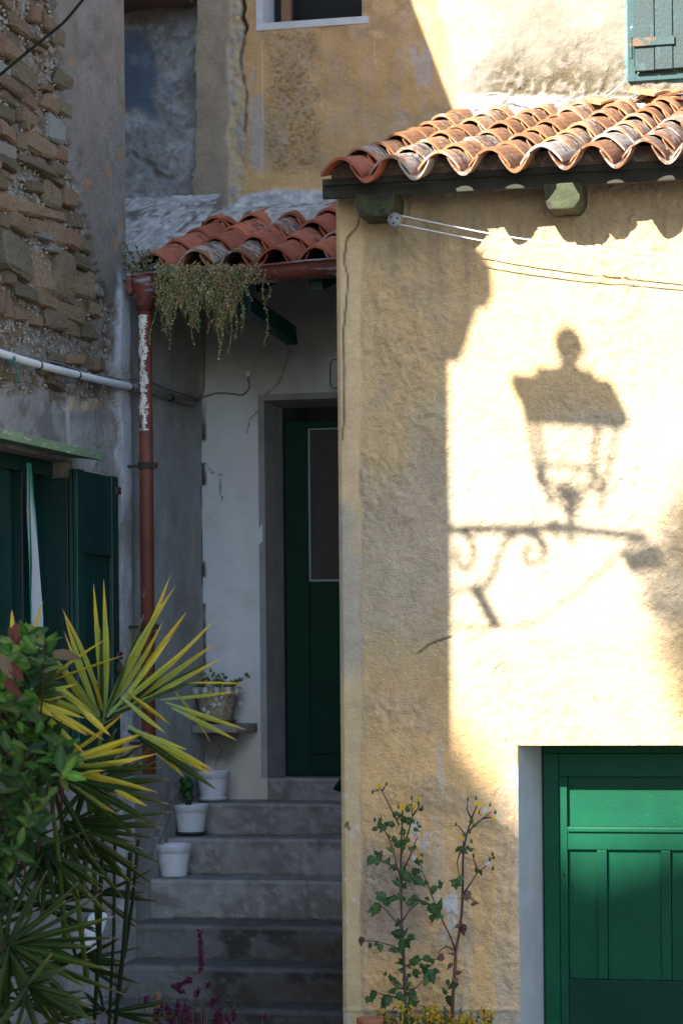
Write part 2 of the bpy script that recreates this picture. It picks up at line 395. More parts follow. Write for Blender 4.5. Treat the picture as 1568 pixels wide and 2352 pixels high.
# roof edge of the stone house (out of the picture, throws the stepped shadow)
ev = MB(); ev.prism([(-4.03, y, z) for y, z in ((7.56, 4.42), (7.26, 4.42), (7.25, 4.30), (7.30, 4.21), (7.36, 4.19), (7.45, 4.02), (7.50, 3.90), (7.56, 3.80))], (-4.8, 0, 0)); ev.build('eaves', M_brown, stone_house)

# window of the left wall
M_green_old = gen_mat('dark_green_paint', (.003, .032, .027), .45, .35, 5, .25, 60, wear=((.05, .10, .08), .70, 40), stretch=(1, 1, .25))
M_green_pale = gen_mat('weathered_green_paint', (.13, .21, .12), .8, .25, 6, .3, 40, wear=((.33, .33, .30), .56, 16, (1, 1, 3)))
M_iron = gen_mat('rusty_iron', (.035, .025, .022), .8, .4, 20, .6, 60)
M_glassdark = gen_mat('dark_window_glass', (.006, .008, .009), .12, .2, 5, .02, 10, spec=.5)
rv = MB()
rv.box(-4.30, XL-.006, WY1+.001, WY1+.03, WZ0, WZ1); rv.box(-4.30, XL-.006, WY0, WY1, WZ0-.03, WZ0-.001); rv.box(-4.30, XL-.006, WY0, WY1, WZ1+.001, WZ1+.03)
rv.build('window_reveal', gen_mat('reveal_plaster', (.24, .22, .20), .95, .25, 10, .5, 40), stone_house)
win = MB().box(-4.298, -4.28, WY0, WY1, WZ0, WZ1).build('window', M_glassdark, stone_house)
def lw(u): return P(u, 1300, X=XL-.13).y
MB().box(-4.255, XL-.012, WY1-.028, WY1-.001, WZ0+.001, WZ1-.075).build('folded_leaf', M_green_old, win, bevel=.004)
for a, b, x in ((-30, 14, .02), (24, 30, .0), (34, 62, .04)):
    MB().box(-4.28, -4.20+x, lw(a)+.0, lw(b), WZ0, WZ1-.06).build('window_post', M_green_old, win, bevel=.004)
MB().box(-4.28, -4.155, WY0, WY1-.02, WZ1-.07, WZ1-.003).build('window_head', M_green_old, win, bevel=.004)
MB().box(-4.275, -4.262, lw(24), lw(62), WZ0, WZ1-.07).build('window_panel', M_green_old, win)
MB().box(-4.275, -4.262, lw(86), lw(128), WZ0, WZ1-.07).build('window_panel', M_green_old, win)
# striped cloth hanging in the window
cw = MB(); M_cloth = leaf_mat('striped_cloth', .9, .3, 0, .05)
yA = P(66, 1070, X=-4.19).y
zs = [P(66, v, X=-4.19).z for v in (1072, 1180, 1300, 1420, 1500, 1600)]
cols = [(.05, .33, .24), (.05, .33, .24), (.62, .66, .72), (.62, .66, .72), (.05, .33, .24), (.05, .33, .24)]
for i, z in enumerate(zs):
    l = [66, 67, 69, 70, 70, 71][i]; r_ = [70, 82, 94, 103, 106, 109][i]
    y0 = P(l, 1300, X=-4.115).y; y1 = P(r_, 1300, X=-4.115).y
    for j, t in enumerate((0, .13, .135, .70, .705, 1)):
        cw.v.append((-4.115+.012*math.sin(j*1.7+i), y0+(y1-y0)*t, z)); cw.c.append(cols[j])
for i in range(5):
    for j in range(5): cw.f.append([i*6+j, i*6+j+1, i*6+j+7, i*6+j+6])
tag(cw.build('hanging_cloth', M_cloth), 'white cloth with green edges hanging inside the left window', 'cloth')
# green board over the window
can = MB(); ya, yb = 9.8, P(232, 1050, X=XL+.14).y
can.prism([(XL-.02, ya, .985), (XL-.02, yb, .985), (XL+.15, yb, .965), (XL+.15, ya, .965)], (0, 0, -.040))
can.build('window_hood', M_green_pale, stone_house, bevel=.003)
# open shutter lying against the wall
SY0, SY1 = P(176, 1300, X=XL+.05).y, P(270, 1300, X=XL+.05).y; SZ1, SZ0 = .885, -.42
sh = MB().box(XL+.018, XL+.034, SY0, SY1, SZ0, SZ1).build('open_shutter', M_green_old, stone_house)
for y0, y1, z0, z1 in ((SY0, SY0+.10, SZ0, SZ1), (SY1-.09, SY1, SZ0, SZ1)):
    MB().box(XL+.036, XL+.058, y0, y1, z0, z1).build('stile', M_green_old, sh, bevel=.004)
for z0, z1 in ((SZ1-.38, SZ1-.004), (SZ0, SZ0+.25)):
    MB().box(XL+.036, XL+.056, SY0+.102, SY1-.092, z0, z1).build('rail', M_green_old, sh, bevel=.004)
for z in (.80, .02, -.08):
    MB().box(XL+.058, XL+.074, SY1-.045, SY1-.005, z, z+.035).build('hinge_plate', M_iron, sh)
MB().lathe((XL+.075, SY1-.06, -.02), [(.004, -.03), (.016, -.02), (.02, 0), (.014, .02), (.004, .03)], 8).build('latch', M_iron, sh, True)
MB().tube([(XL+.0, WY1+.012, .56), (XL+.03, WY1+.012, .56), (XL+.03, WY1+.012, .80), (XL, WY1+.012, .80)], .011, 6).tube([(XL+.03, WY1+.018, .60), (XL+.03, WY1+.018, .74)], .018, 8).build('shutter_hinge', M_iron, stone_house)

# ---------------------------------------------------------------- back house
back_house = empty('back_house', (-3.4, YU, GZ), 'tall ochre house with flaking plaster behind both tiled roofs', 'house')
wx0, wx1 = P(604, 40, Y=YU).x, P(831, 40, Y=YU).x; wz = P(715, 46, Y=YU).z
sx0 = P(1440, 120, Y=YU).x; sz0 = P(1500, 180, Y=YU).z
def up_wall(X, Z, U, V):
    n = fbm(X*7, Z*7, 5, 2); n2 = fbm(X*26, Z*26, 4, 7); n3 = fbm(X*2.5, Z*2.5, 4, 13); n4 = fbm(X*60, Z*60, 3, 17)
    ochre = flat(X, (.46, .30, .14)); ochre = cmix(ochre, (.36, .245, .13), ss(.42, .65, n3)); ochre = cmix(ochre, (.48, .33, .17), ss(.55, .7, n))
    h = (n-.5)*.012
    pit = ss(0, 22, U-600+(n-.5)*60)*(1-ss(-20, 10, U-735+(n-.5)*80))*ss(55, 90, V)*(1-ss(385, 415, V))
    h = h-pit*.004+pit*(n4-.5)*.011
    ochre = cmix(ochre, (.42, .33, .22), pit*ss(.52, .64, n4)*.7); ochre = cmix(ochre, (.24, .155, .08), pit*(1-ss(.30, .42, n4))*.8)
    bl = ss(.60, .64, fbm(X*10+4, Z*5, 4, 44))
    zone = (ss(565, 580, U)*(1-ss(600, 618, U))*ss(120, 170, V)*(1-ss(395, 420, V)))+(ss(900, 925, U)*(1-ss(985, 1000, U))*ss(80, 110, V)*(1-ss(270, 290, V)))
    b2 = np.clip(zone*ss(.50, .54, fbm(X*12, Z*6, 4, 45))+bl*.25*ss(560, 600, U), 0, 1)
    ochre = cmix(ochre, (.34, .34, .35), b2*.6); h = h-b2*.004
    yb = ss(375, 400, V+(n-.5)*20)*(1-ss(432, 440, V))*ss(545, 565, U)
    ochre = cmix(ochre, (.55, .37, .17), yb*.8)
    # vertical drip lines
    for (ul, a, b) in ((603, 95, 410), (738, 195, 245), (860, 70, 150)):
        d = abs(U-ul-(n-.5)*6); ochre = cmix(ochre, (.60, .48, .34), (1-ss(.5, 2.2, d))*ss(a-5, a+5, V)*(1-ss(b-5, b+5, V))*.6)
    # grey brown pilaster strip and its torn edge
    e1 = 525+(n-.5)*34; e2 = 560+(n2-.5)*16+(n-.5)*14
    grey = flat(X, (.25, .21, .165)); grey = cmix(grey, (.33, .27, .20), ss(.5, .7, n)*.6)
    tear = flat(X, (.42, .34, .22)); tear = cmix(tear, (.30, .285, .26), ss(.5, .6, n2))
    f = ss(-3, 3, U-e1); g = ss(-3, 3, U-e2)
    col = grey*(1-f[..., None])+tear*f[..., None]; col = col*(1-g[..., None])+ochre*g[..., None]
    h = h+.014*(1-f)+f*(1-g)*(n2-.5)*.03
    ck = polydist(U, V, [(553, -30), (560, 18), (556, 40), (566, 62), (562, 75)]); k = 1-ss(2, 6, ck+(n2-.5)*5)
    h = h-k*.03; col = cmix(col, (.05, .04, .03), k)
    ck = polydist(U, V, [(562, 75), (551, 140), (567, 220), (560, 300)]); k = (1-ss(1, 5, ck+(n2-.5)*10))*.8
    h = h-k*.014; col = cmix(col, (.12, .10, .08), k)
    # pale lime patching low down
    lim = ss(-8, 8, V-(interp(U, [(450, 505), (530, 470), (560, 448), (700, 440), (780, 440), (1000, 400)])+(n-.5)*26))
    lc = flat(X, (.42, .43, .45)); lc = cmix(lc, (.60, .60, .60), ss(.45, .6, n2)); lc = cmix(lc, (.26, .24, .21), ss(.62, .75, n))
    col = col*(1-lim[..., None])+lc*lim[..., None]; h = h+lim*(.008+(n2-.5)*.02)
    # right part: pale lime render with brown weathering
    r = ss(-14, 14, U-interp(V, [(-40, 1000), (0, 1005), (300, 1075), (600, 1150)])+(n-.5)*26)
    pale = flat(X, (.27, .25, .22)); pale = cmix(pale, (.20, .18, .14), ss(.45, .7, n3)*.8)
    br = ss(60, 200, V+(n-.5)*160-(abs(U-1330)*.22))*ss(1055, 1130, U+(n-.5)*60)
    peb = ss(.50, .58, fbm(X*34, Z*34, 3, 23))
    pale = cmix(pale, (.10, .077, .042), br*.9); pale = cmix(pale, (.29, .27, .24), br*peb*.6)
    pale = cmix(pale, (.46, .44, .41), ss(212, 228, V+(n-.5)*14)*.8)
    col = col*(1-r[..., None])+pale*r[..., None]
    h = h+r*(.006+br*(peb*.010+(n2-.5)*.02))
    for pts in ([(1105, 70), (1150, 76), (1185, 60)], [(1238, 20), (1245, 70), (1232, 110)], [(590, 10), (700, 60), (712, 100)]):
        k = 1-ss(.6, 2.5, polydist(U, V, pts)+(n2-.5)*2); col = cmix(col, (.25, .2, .14), k*.6); h = h-k*.004
    ck = polydist(U, V, [(1440, -40), (1440, 182), (1600, 182)]); k = (1-ss(3, 9, ck+(n2-.5)*6)); col = cmix(col, (.13, .25, .26), k*.8)
    rg = .6+pit*.9+lim*.8+r*br*.8
    keep = U > 447+(fbm(Z*8, Z*0, 4, 71)-.5)*26
    return h, col, rg, keep
skin('plastered_wall', 'Y', YU, -4.32, .9, 2.1, 3.75, .0085, up_wall, M_rough, back_house, holes=[(wx0, wx1, wz, 4)])
ucx = P(456, 300, Y=YU+.055).x
bc = MB(); bc.box(-9, 6, YU+.30, YU+4, GZ-.3, 5.6); bc.box(ucx, wx0-.04, YU+.055, YU+.30, GZ-.3, 5.6); bc.box(wx1+.04, 6, YU+.055, YU+.3, GZ-.3, 5.6)
bc.box(wx0-.04, wx1+.04, YU+.055, YU+.3, 2.0, wz-.04); bc.build('wall_core', M_body, back_house)
M_white_pl = gen_mat('white_limewash', (.40, .41, .43), .9, .15, 8, .4, 40)
rv = MB(); rv.box(wx0-.038, wx0, YU-.004, YU+.24, wz, 5); rv.box(wx1, wx1+.038, YU+.004, YU+.24, wz, 5); rv.box(wx0-.038, wx1+.038, YU-.006, YU+.26, wz-.038, wz)
rv.build('window_reveal', M_white_pl, back_house)
wf = MB().box(wx0, wx1, YU+.235, YU+.25, wz, 4.2).build('window', M_glassdark, back_house)
M_brownwood = gen_mat('bare_brown_wood', (.16, .085, .045), .8, .35, 8, .4, 40, wear=((.45, .45, .45), .58, 14, (1, 1, .3)), stretch=(1, 1, .3))
x = P(655, 40, Y=YU+.2).x
MB().box(x-.02, x+.035, YU+.19, YU+.233, wz+.001, 4.2).build('window_frame', M_brownwood, wf)
MB().box(x+.035, wx1, YU+.20, YU+.232, wz+.001, wz+.02).build('window_frame', M_brownwood, wf)
# recessed bluish wall at the left with its dark timber head
def blue_wall(X, Z, U, V):
    n = fbm(X*9, Z*9, 5, 52); n2 = fbm(X*28, Z*28, 4, 53); n3 = fbm(X*3, Z*3, 4, 55)
    col = flat(X, (.30, .32, .34)); col = cmix(col, (.40, .44, .48), ss(.5, .62, n)); col = cmix(col, (.20, .19, .18), ss(.55, .7, n2)*.7)
    bp = (1-ss(-14, 14, U-355+(n-.5)*70+(V-190)*.1))*ss(-20, 20, V-75+(n-.5)*60)*(1-ss(-20, 20, V-250+(n-.5)*70))
    col = cmix(col, (.06, .10, .165), bp*.88); col = cmix(col, (.17, .22, .28), ss(.56, .66, fbm(X*6+9, Z*6, 4, 66))*.6)
    col = cmix(col, (.14, .12, .10), (1-ss(20, 110, V+(n-.5)*60))*.75)
    h = (n-.5)*.03*(1-bp)+(n2-.5)*.03*(1-bp)
    for pts in ([(303, 350), (330, 372), (352, 380), (362, 400), (395, 410)], [(300, 455), (315, 490), (330, 500)]):
        k = 1-ss(1, 6, polydist(U, V, pts)+(n2-.5)*14+(n-.5)*10); h = h-k*.014; col = cmix(col, (.16, .14, .12), k*.5)
    return h, col, 1.3-bp, None
skin('recess_wall', 'Y', YU+.10, -4.85, -4.12, 2.0, 3.75, .010, blue_wall, M_rough, back_house)
MB().box(-5.2, -4.19, YU-.25, YU+.05, P(380, 12, Y=YU).z, 5).build('timber_head', gen_mat('old_dark_timber', (.07, .045, .03), .9, .4, 8, .8, 30, stretch=(.3, 1, 1), dist=.01), back_house)

# ---- porch: door wall
dx0 = P(610, 1300, Y=YD).x; dz1 = P(700, 917, Y=YD).z; dz0 = P(700, 1787, Y=YD).z
def door_wall(X, Z, U, V):
    n = fbm(X*6, Z*6, 5, 82); n2 = fbm(X*24, Z*24, 4, 83); n3 = fbm(X*2.2, Z*2.2, 4, 85)
    col = flat(X, (.62, .68, .74)); col = cmix(col, (.54, .56, .58), ss(.45, .7, n3)*.8)
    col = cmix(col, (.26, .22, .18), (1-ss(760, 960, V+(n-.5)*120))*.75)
    col = cmix(col, (.52, .46, .38), ss(1500, 1800, V+(n-.5)*200)*.75)
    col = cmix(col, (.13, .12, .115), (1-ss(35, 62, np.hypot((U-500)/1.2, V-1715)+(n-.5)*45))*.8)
    col = cmix(col, (.08, .07, .06), (1-ss(2, 7, U-468+(n2-.5)*6))*ss(.45, .55, vn(Z*8, Z*0, 15))*ss(900, 1000, V))
    h = (n-.5)*.008+(fbm(X*3, Z*3, 3, 4)-.5)*.012
    for pts in ([(470, 1060), (485, 1085), (508, 1090), (505, 1130), (512, 1150)], [(612, 905), (640, 880), (655, 840), (668, 800)], [(565, 1000), (575, 960), (610, 930)],
                [(500, 1700), (508, 1730), (492, 1760), (520, 1790)]):
        k = 1-ss(.4, 2.2, polydist(U, V, pts)+(n2-.5)*2); col = cmix(col, (.12, .11, .10), k*.8); h = h-k*.005
    return h, col, .5+.4*ss(.5, .7, n3), None
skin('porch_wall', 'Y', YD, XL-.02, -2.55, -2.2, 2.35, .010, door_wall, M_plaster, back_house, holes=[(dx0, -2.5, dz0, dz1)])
pc = MB(); pc.box(-4.3, dx0-.035, YD+.03, YU+.03, GZ-.3, 2.2); pc.box(dx0-.035, -2.55, YD+.03, YU+.03, dz1+.035, 2.2); pc.box(dx0-.035, -2.55, YD+.03, YU+.03, GZ-.3, dz0-.035)
pc.box(dx0-.035, -2.5, YD+.27, YU+.03, dz0-.035, dz1+.035); pc.build('wall_core', M_body, back_house)
M_rev = gen_mat('grey_reveal_plaster', (.27, .27, .285), .92, .2, 6, .4, 40)
dxi = P(651, 1300, Y=YD+.2).x
rv = MB(); rv.prism([(dx0, YD-.003, dz0), (dxi, YD+.2, dz0), (dxi, YD+.25, dz0), (dx0-.034, YD+.25, dz0), (dx0-.034, YD-.003, dz0)], (0, 0, dz1-dz0+.034))
rv.prism([(dx0, YD-.004, dz1), (dx0, YD-.004, dz1+.033), (dx0, YD+.25, dz1+.033), (dx0, YD+.25, dz1-.03)], (1.2, 0, 0))
rv.build('door_reveal', M_rev, back_house)
# green porch door
M_green_door = gen_mat('bottle_green_gloss_paint', (.0005, .028, .017), .5, .12, 3, .12, 70, spec=.12)
dr = MB().box(dxi-.02, -2.62, YD+.205, YD+.255, dz0+.003, dz1-.012).build('porch_door', M_glassdark, back_house)
def dp(u, v): p = P(u, v, Y=YD+.2); return p.x, p.z
gx0, gz1 = dp(709, 986); gx0b, gz0 = dp(711, 1336); lx0, _ = dp(660, 1300); _, kz = dp(700, 1733); _, kz2 = dp(700, 1768)
MB().box(lx0, gx0-.002, YD+.175, YD+.205, dz0+.012, dz1-.10).build('door_stile', M_green_door, dr, bevel=.003)
MB().box(gx0, -2.62, YD+.178, YD+.205, gz1+.002, dz1-.10).build('door_rail', M_green_door, dr, bevel=.003)
MB().box(gx0, -2.62, YD+.178, YD+.205, kz+.003, gz0-.002).build('door_panel', M_green_door, dr, bevel=.003)
MB().box(gx0, -2.62, YD+.165, YD+.203, dz0+.012, kz).build('kick_board', M_green_door, dr, bevel=.006)
MB().box(lx0+.01, -2.62, YD+.150, YD+.166, kz2-.03, kz2).build('drip_rail', M_green_door, dr, bevel=.004)
MB().box(gx0+.012, -2.62, YD+.192, YD+.2, gz0+.01, gz1-.01).build('glass_pane', gen_mat('dark_ribbed_glass', (.025, .022, .022), .5, .3, 30, .5, 200), dr)
M_bead = gen_mat('pale_glazing_bead', (.22, .28, .32), .5, .1)
fr = MB(); fr.box(gx0+.001, gx0+.011, YD+.176, YD+.2, gz0, gz1); fr.box(gx0+.011, -2.62, YD+.176, YD+.2, gz0-.001, gz0+.010); fr.box(gx0+.011, -2.62, YD+.176, YD+.2, gz1-.006, gz1+.001)
fr.build('glazing_bead', M_bead, dr)
# house number plaque, half hidden by the corner
pl = MB(); a = P(754, 820, Y=YD-.02); b = P(812, 895, Y=YD-.02)
plq = pl.box(a.x, b.x, YD-.022, YD-.004, b.z, a.z).build('wall_plaque', gen_mat('glazed_white_tile', (.45, .45, .44), .5, .1, 8, .2, 40), bevel=.003)
tag(plq, 'pale wall tile with dark green line border beside the porch door', 'plaque')
ln = MB(); c = [(a.x+.010, a.z-.035), (a.x+.025, a.z-.016), (b.x-.02, a.z-.016), (b.x-.02, b.z+.012), (a.x+.022, b.z+.012), (a.x+.010, b.z+.03)]
ln.tube([(x, YD-.024, z) for x, z in c+c[:1]], .0035, 5); ln.build('green_border', gen_mat('dark_green_glaze', (.01, .06, .05), .4), plq)

# ---- porch shelf
sh0 = P(420, 1664, Y=YD); sh1 = P(592, 1664, Y=YD)
sl = MB(); zt = P(500, 1662, Y=YD-.1).z
sl.prism([(XL+.005, YD-.002, zt), (XL+.01, YD-.26, zt), (P(545, 1664, Y=YD-.2).x, YD-.22, zt), (sh1.x, YD-.07, zt), (sh1.x, YD-.002, zt)], (0, 0, -.045))
sl.build('corner_shelf', gen_mat('grey_stone_slab', (.22, .22, .225), .9, .25, 8, .5, 50), back_house, bevel=.006)

# ---------------------------------------------------------------- yellow house
yellow_house = empty('yellow_house', (XC, YW, GZ), 'ochre rendered house with a clay tile roof, sunlit on its right half', 'house')
jx = P(1190, 1900, Y=YW).x; lz = P(1300, 1712, Y=YW).z; jx1 = jx+1.02; RD = .29
def ywall(X, Z, U, V):
    n = fbm(X*5, Z*5, 5, 91); n2 = fbm(X*22, Z*22, 4, 92); n3 = fbm(X*1.8, Z*1.8, 4, 95); n4 = fbm(X*45, Z*38, 4, 97)
    sm = 1-ss(-6, 6, U-(833+(n-.5)*18))                      # smooth corner band
    fl = ss(.50, .60, n4); fl2 = ss(.52, .60, fbm(X*17, Z*24, 4, 98))
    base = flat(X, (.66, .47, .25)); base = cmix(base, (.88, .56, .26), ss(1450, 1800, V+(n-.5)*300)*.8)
    gz = ss(850, 1000, V+(n-.5)*260)*(1-ss(1380, 1560, V+(n-.5)*260))
    base = cmix(base, (.50, .45, .36), gz*ss(.38, .6, n3+.12)*.6)
    base = cmix(base, (.46, .38, .26), ss(.56, .72, n)*.5)
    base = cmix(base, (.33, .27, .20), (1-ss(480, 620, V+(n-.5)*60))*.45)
    lo = ss(1900, 2000, V+(n-.5)*80)*(1-ss(2130, 2230, V+(n-.5)*80))*(1-ss(940, 1010, U+(n-.5)*70))
    base = cmix(base, (.34, .31, .28), lo*.7)
    wh = polydist(U, V, [(970, 1900), (1000, 1980), (1040, 2100), (1050, 2170)])
    base = cmix(base, (.70, .71, .74), (1-ss(5, 34, wh+(n2-.5)*60))*ss(.45, .6, fbm(X*20, Z*14, 3, 99))*.9)
    base = cmix(base, (.60, .60, .60), (1-ss(2, 9, abs(U-1010-(n-.5)*20)))*ss(1690, 1720, V)*(1-ss(1800, 1830, V))*.5)
    base = cmix(base, (.40, .37, .32), ss(2315, 2322, V)*.7)
    base = cmix(base, (.55, .52, .47), ss(0, 8, U-1150+(n-.5)*30)*ss(1750, 1800, V)*(1-ss(2400, 2500, V))*.3)
    stk = ss(.55, .72, fbm(X*34, Z*1.6, 3, 61))*(1-ss(520, 900, V+(n-.5)*300)); base = cmix(base, (.36, .29, .19), stk*.55)
    stk = ss(.60, .75, fbm(X*26, Z*1.2, 3, 63))*ss(1700, 2000, V); base = cmix(base, (.60, .57, .52), stk*.35)
    cb = flat(X, (.66, .50, .29)); cb = cmix(cb, (.44, .40, .34), ss(.5, .6, n3)*ss(1000, 1100, V)*(1-ss(1500, 1600, V))*.8)
    cb = cmix(cb, (.66, .64, .60), ss(.62, .7, n2)*ss(1750, 1800, V)*.7)
    col = base*(1-sm[..., None])+cb*sm[..., None]
    zr = .35+1.3*ss(.40, .62, fbm(X*3.3, Z*2.6, 3, 88)); h = (1-sm)*zr*(.0036*fl+.0026*fl2+(n2-.5)*.002)+(n-.5)*.0028+sm*.003
    col = cmix(col, (.30, .24, .16), (1-sm)*(1-ss(.28, .42, n4))*.22)
    for pts, wd in (([(826, 498), (820, 520), (796, 548), (789, 600), (799, 640), (794, 700), (788, 760), (790, 850), (789, 960), (785, 1010)], 1.3),
                    ([(960, 1500), (985, 1480), (1035, 1462)], 1.6), ([(1128, 1560), (1138, 1535), (1155, 1520)], 1.4), ([(1362, 1600), (1370, 1615), (1372, 1606)], 1.2),
                    ([(790, 1900), (797, 1890), (800, 1905)], 2), ([(1160, 1700), (1190, 1712), (1187, 1760)], 1)):
        k = 1-ss(wd*.5, wd+1.6, polydist(U, V, pts)+(n2-.5)*1.2); col = cmix(col, (.08, .05, .03), k*.85); h = h-k*.010
    ridge = 1-ss(2, 5, abs(V-2320)); h = h+ridge*.006
    # rounded arris at the corner and door edges
    h = h-.016*(1-ss(0, .02, X-XC))-.010*(1-ss(0, .016, jx-X))*(Z < lz)*(X < jx)
    return h, col, (1-sm)*1.15+sm*.45, None
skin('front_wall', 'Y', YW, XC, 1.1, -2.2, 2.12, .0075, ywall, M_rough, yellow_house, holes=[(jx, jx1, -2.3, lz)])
yc = MB()
yc.box(XC+.006, XC+.22, YW+.016, YU-.02, GZ-.3, 1.97); yc.box(XC+.22, jx-.05, YW+.03, YU-.02, GZ-.3, 1.97); yc.box(jx-.05, jx1+.05, YW+.03, YU-.02, lz+.05, 1.97)
yc.box(jx1+.05, 4.2, YW+.03, YU-.02, GZ-.3, 1.97); yc.box(jx-.05, jx1+.05, YW+RD+.08, YU-.02, GZ-.3, lz+.05); yc.box(1.1, 4.2, YW, YW+.03, GZ-.3, 2.1)
yc.build('wall_core', gen_mat('side_render', (.45, .36, .22), .95, .2, 5, .4, 30), yellow_house)
jxi = jx+.055
rv = MB(); M_jamb = gen_mat('grey_white_jamb_paint', (.42, .42, .42), .9, .15, 4, .35, 35, wear=((.25, .23, .22), .66, 5, (1, 1, .4)))
rv.prism([(jx, YW+.003, GZ), (jxi, YW+RD, GZ), (jxi, YW+RD+.07, GZ), (jx-.049, YW+RD+.07, GZ), (jx-.049, YW+.004, GZ)], (0, 0, lz-GZ+.048)); rv.build('door_jamb', M_jamb, yellow_house)
MB().box(jx1, jx1+.048, YW+.004, YW+RD+.07, GZ, lz+.048).build('door_jamb', M_jamb, yellow_house)
MB().prism([(jx+.002, YW+.003, lz), (jx+.002, YW+.004, lz+.047), (jx+.002, YW+RD+.07, lz+.047), (jx+.002, YW+RD+.07, lz+.004)], (jx1-jx-.004, 0, 0)).build('door_head', M_jamb, yellow_house)

# right hand green door
M_green_sun = gen_mat('emerald_door_paint', (.001, .056, .027), .45, .2, 3, .45, 120, wear=((.09, .19, .13), .665, 45), wear2=((.001, .05, .03), .60, 2.5), spec=.14, dist=.002)
M_green_low = gen_mat('emerald_door_paint_dark', (.001, .030, .019), .6, .2, 3, .3, 60, spec=.15)  # darker green for the kick board
YDo = YW+RD
def gp(u, v): p = P(u, v, Y=YDo); return p.x, p.z
x0, z1 = gp(1248, 1730); x1_ = jx1
xs, _ = gp(1285, 1900); xp0, zp1 = gp(1302, 1787); _, zp0 = gp(1400, 1899); _, zr0 = gp(1400, 1952); _, zb1 = gp(1400, 2249)
gd = MB().box(jxi, jx1, YDo+.02, YDo+.07, GZ+.01, lz-.01).build('green_door', M_green_sun, yellow_house)
MB().box(x0, xs-.002, YDo-.018, YDo+.02, GZ+.01, z1).build('door_frame', M_green_sun, gd, bevel=.003)
MB().box(x0, jx1, YDo-.020, YDo+.02, z1+.001, lz-.012).build('door_frame', M_green_sun, gd, bevel=.003)
MB().box(xs, jx1, YDo-.016, YDo+.02, zp1+.006, z1-.001).build('top_rail', M_green_sun, gd, bevel=.003)
MB().box(xs, xp0, YDo-.014, YDo+.02, GZ+.02, zp1+.005).build('door_stile', M_green_sun, gd, bevel=.003)
MB().box(xp0+.001, jx1, YDo-.013, YDo+.02, zr0, zp0).build('middle_rail', M_green_sun, gd, bevel=.004)
MB().box(xp0+.001, jx1, YDo-.026, YDo-.0135, zp0-.022, zp0-.002).build('ledge', M_green_sun, gd, bevel=.004)
m1, _ = gp(1371, 2000); m2, _ = gp(1394, 2000); m3, _ = gp(1517, 2000); m4, _ = gp(1540, 2000)
for a, b in ((m1, m2), (m3, m4)):
    MB().box(a, b, YDo-.012, YDo+.02, zb1+.001, zr0-.001).build('muntin', M_green_sun, gd, bevel=.004)
for a, b, c, d in ((xp0+.002, jx1, zp0+.001, zp1+.004), (xp0+.002, m1-.002, zb1, zr0-.002), (m2+.002, m3-.002, zb1, zr0-.002), (m4+.002, jx1, zb1, zr0-.002)):
    MB().box(a, b, YDo+.006, YDo+.019, c, d).build('panel', M_green_sun, gd)
MB().box(xp0+.001, jx1, YDo-.018, YDo+.02, GZ+.02, zb1-.001).build('kick_board', M_green_low, gd, bevel=.004)
# ---------------------------------------------------------------- clay tile roofs
def tile_mesh(name, L, rf, rb, hf, th, up, ridges=False):
    """curved clay tile lying along +Y; up=True is an arch, up=False a channel"""
    nA, nL = 12, 3; vs = []; fs = []
    for s in (0, 1):
        for j in range(nL+1):
            t = j/nL; r = rf*(1-t)+rb*t; hgt = hf*(1-.12*t)
            for i in range(nA+1):
                fx = 1-2*i/nA; x = fx*r; z = math.cos(fx*math.pi/2)**.95*hgt-(th if s else 0)
                vs.append((x, t*L, z if up else -z))
    W = nA+1; K = W*(nL+1)
    for j in range(nL):
        for i in range(nA):
            a = j*W+i; q = (a, a+1, a+1+W, a+W); fs.append(q); fs.append(tuple(k+K for k in q[::-1]))
    for i in range(nA): fs.append((i, i+K, i+1+K, i+1)); b = nL*W; fs.append((b+i, b+i+1, b+i+1+K, b+i+K))
    for j in range(nL): fs.append((j*W, j*W+W, j*W+W+K, j*W+K)); a = j*W+nA; fs.append((a, a+K, a+W+K, a+W))
    me = bpy.data.meshes.new(name); me.from_pydata(vs, [], fs)
    bm = bmesh.new(); bm.from_mesh(me); bmesh.ops.recalc_face_normals(bm, faces=bm.faces[:])
    for e in bm.edges: e.smooth = True
    for f in bm.faces: f.smooth = True
    for e in bm.edges:
        if len(e.link_faces) == 2 and e.calc_face_angle(0) > .7: e.smooth = False
    bm.to_mesh(me); bm.free(); return me
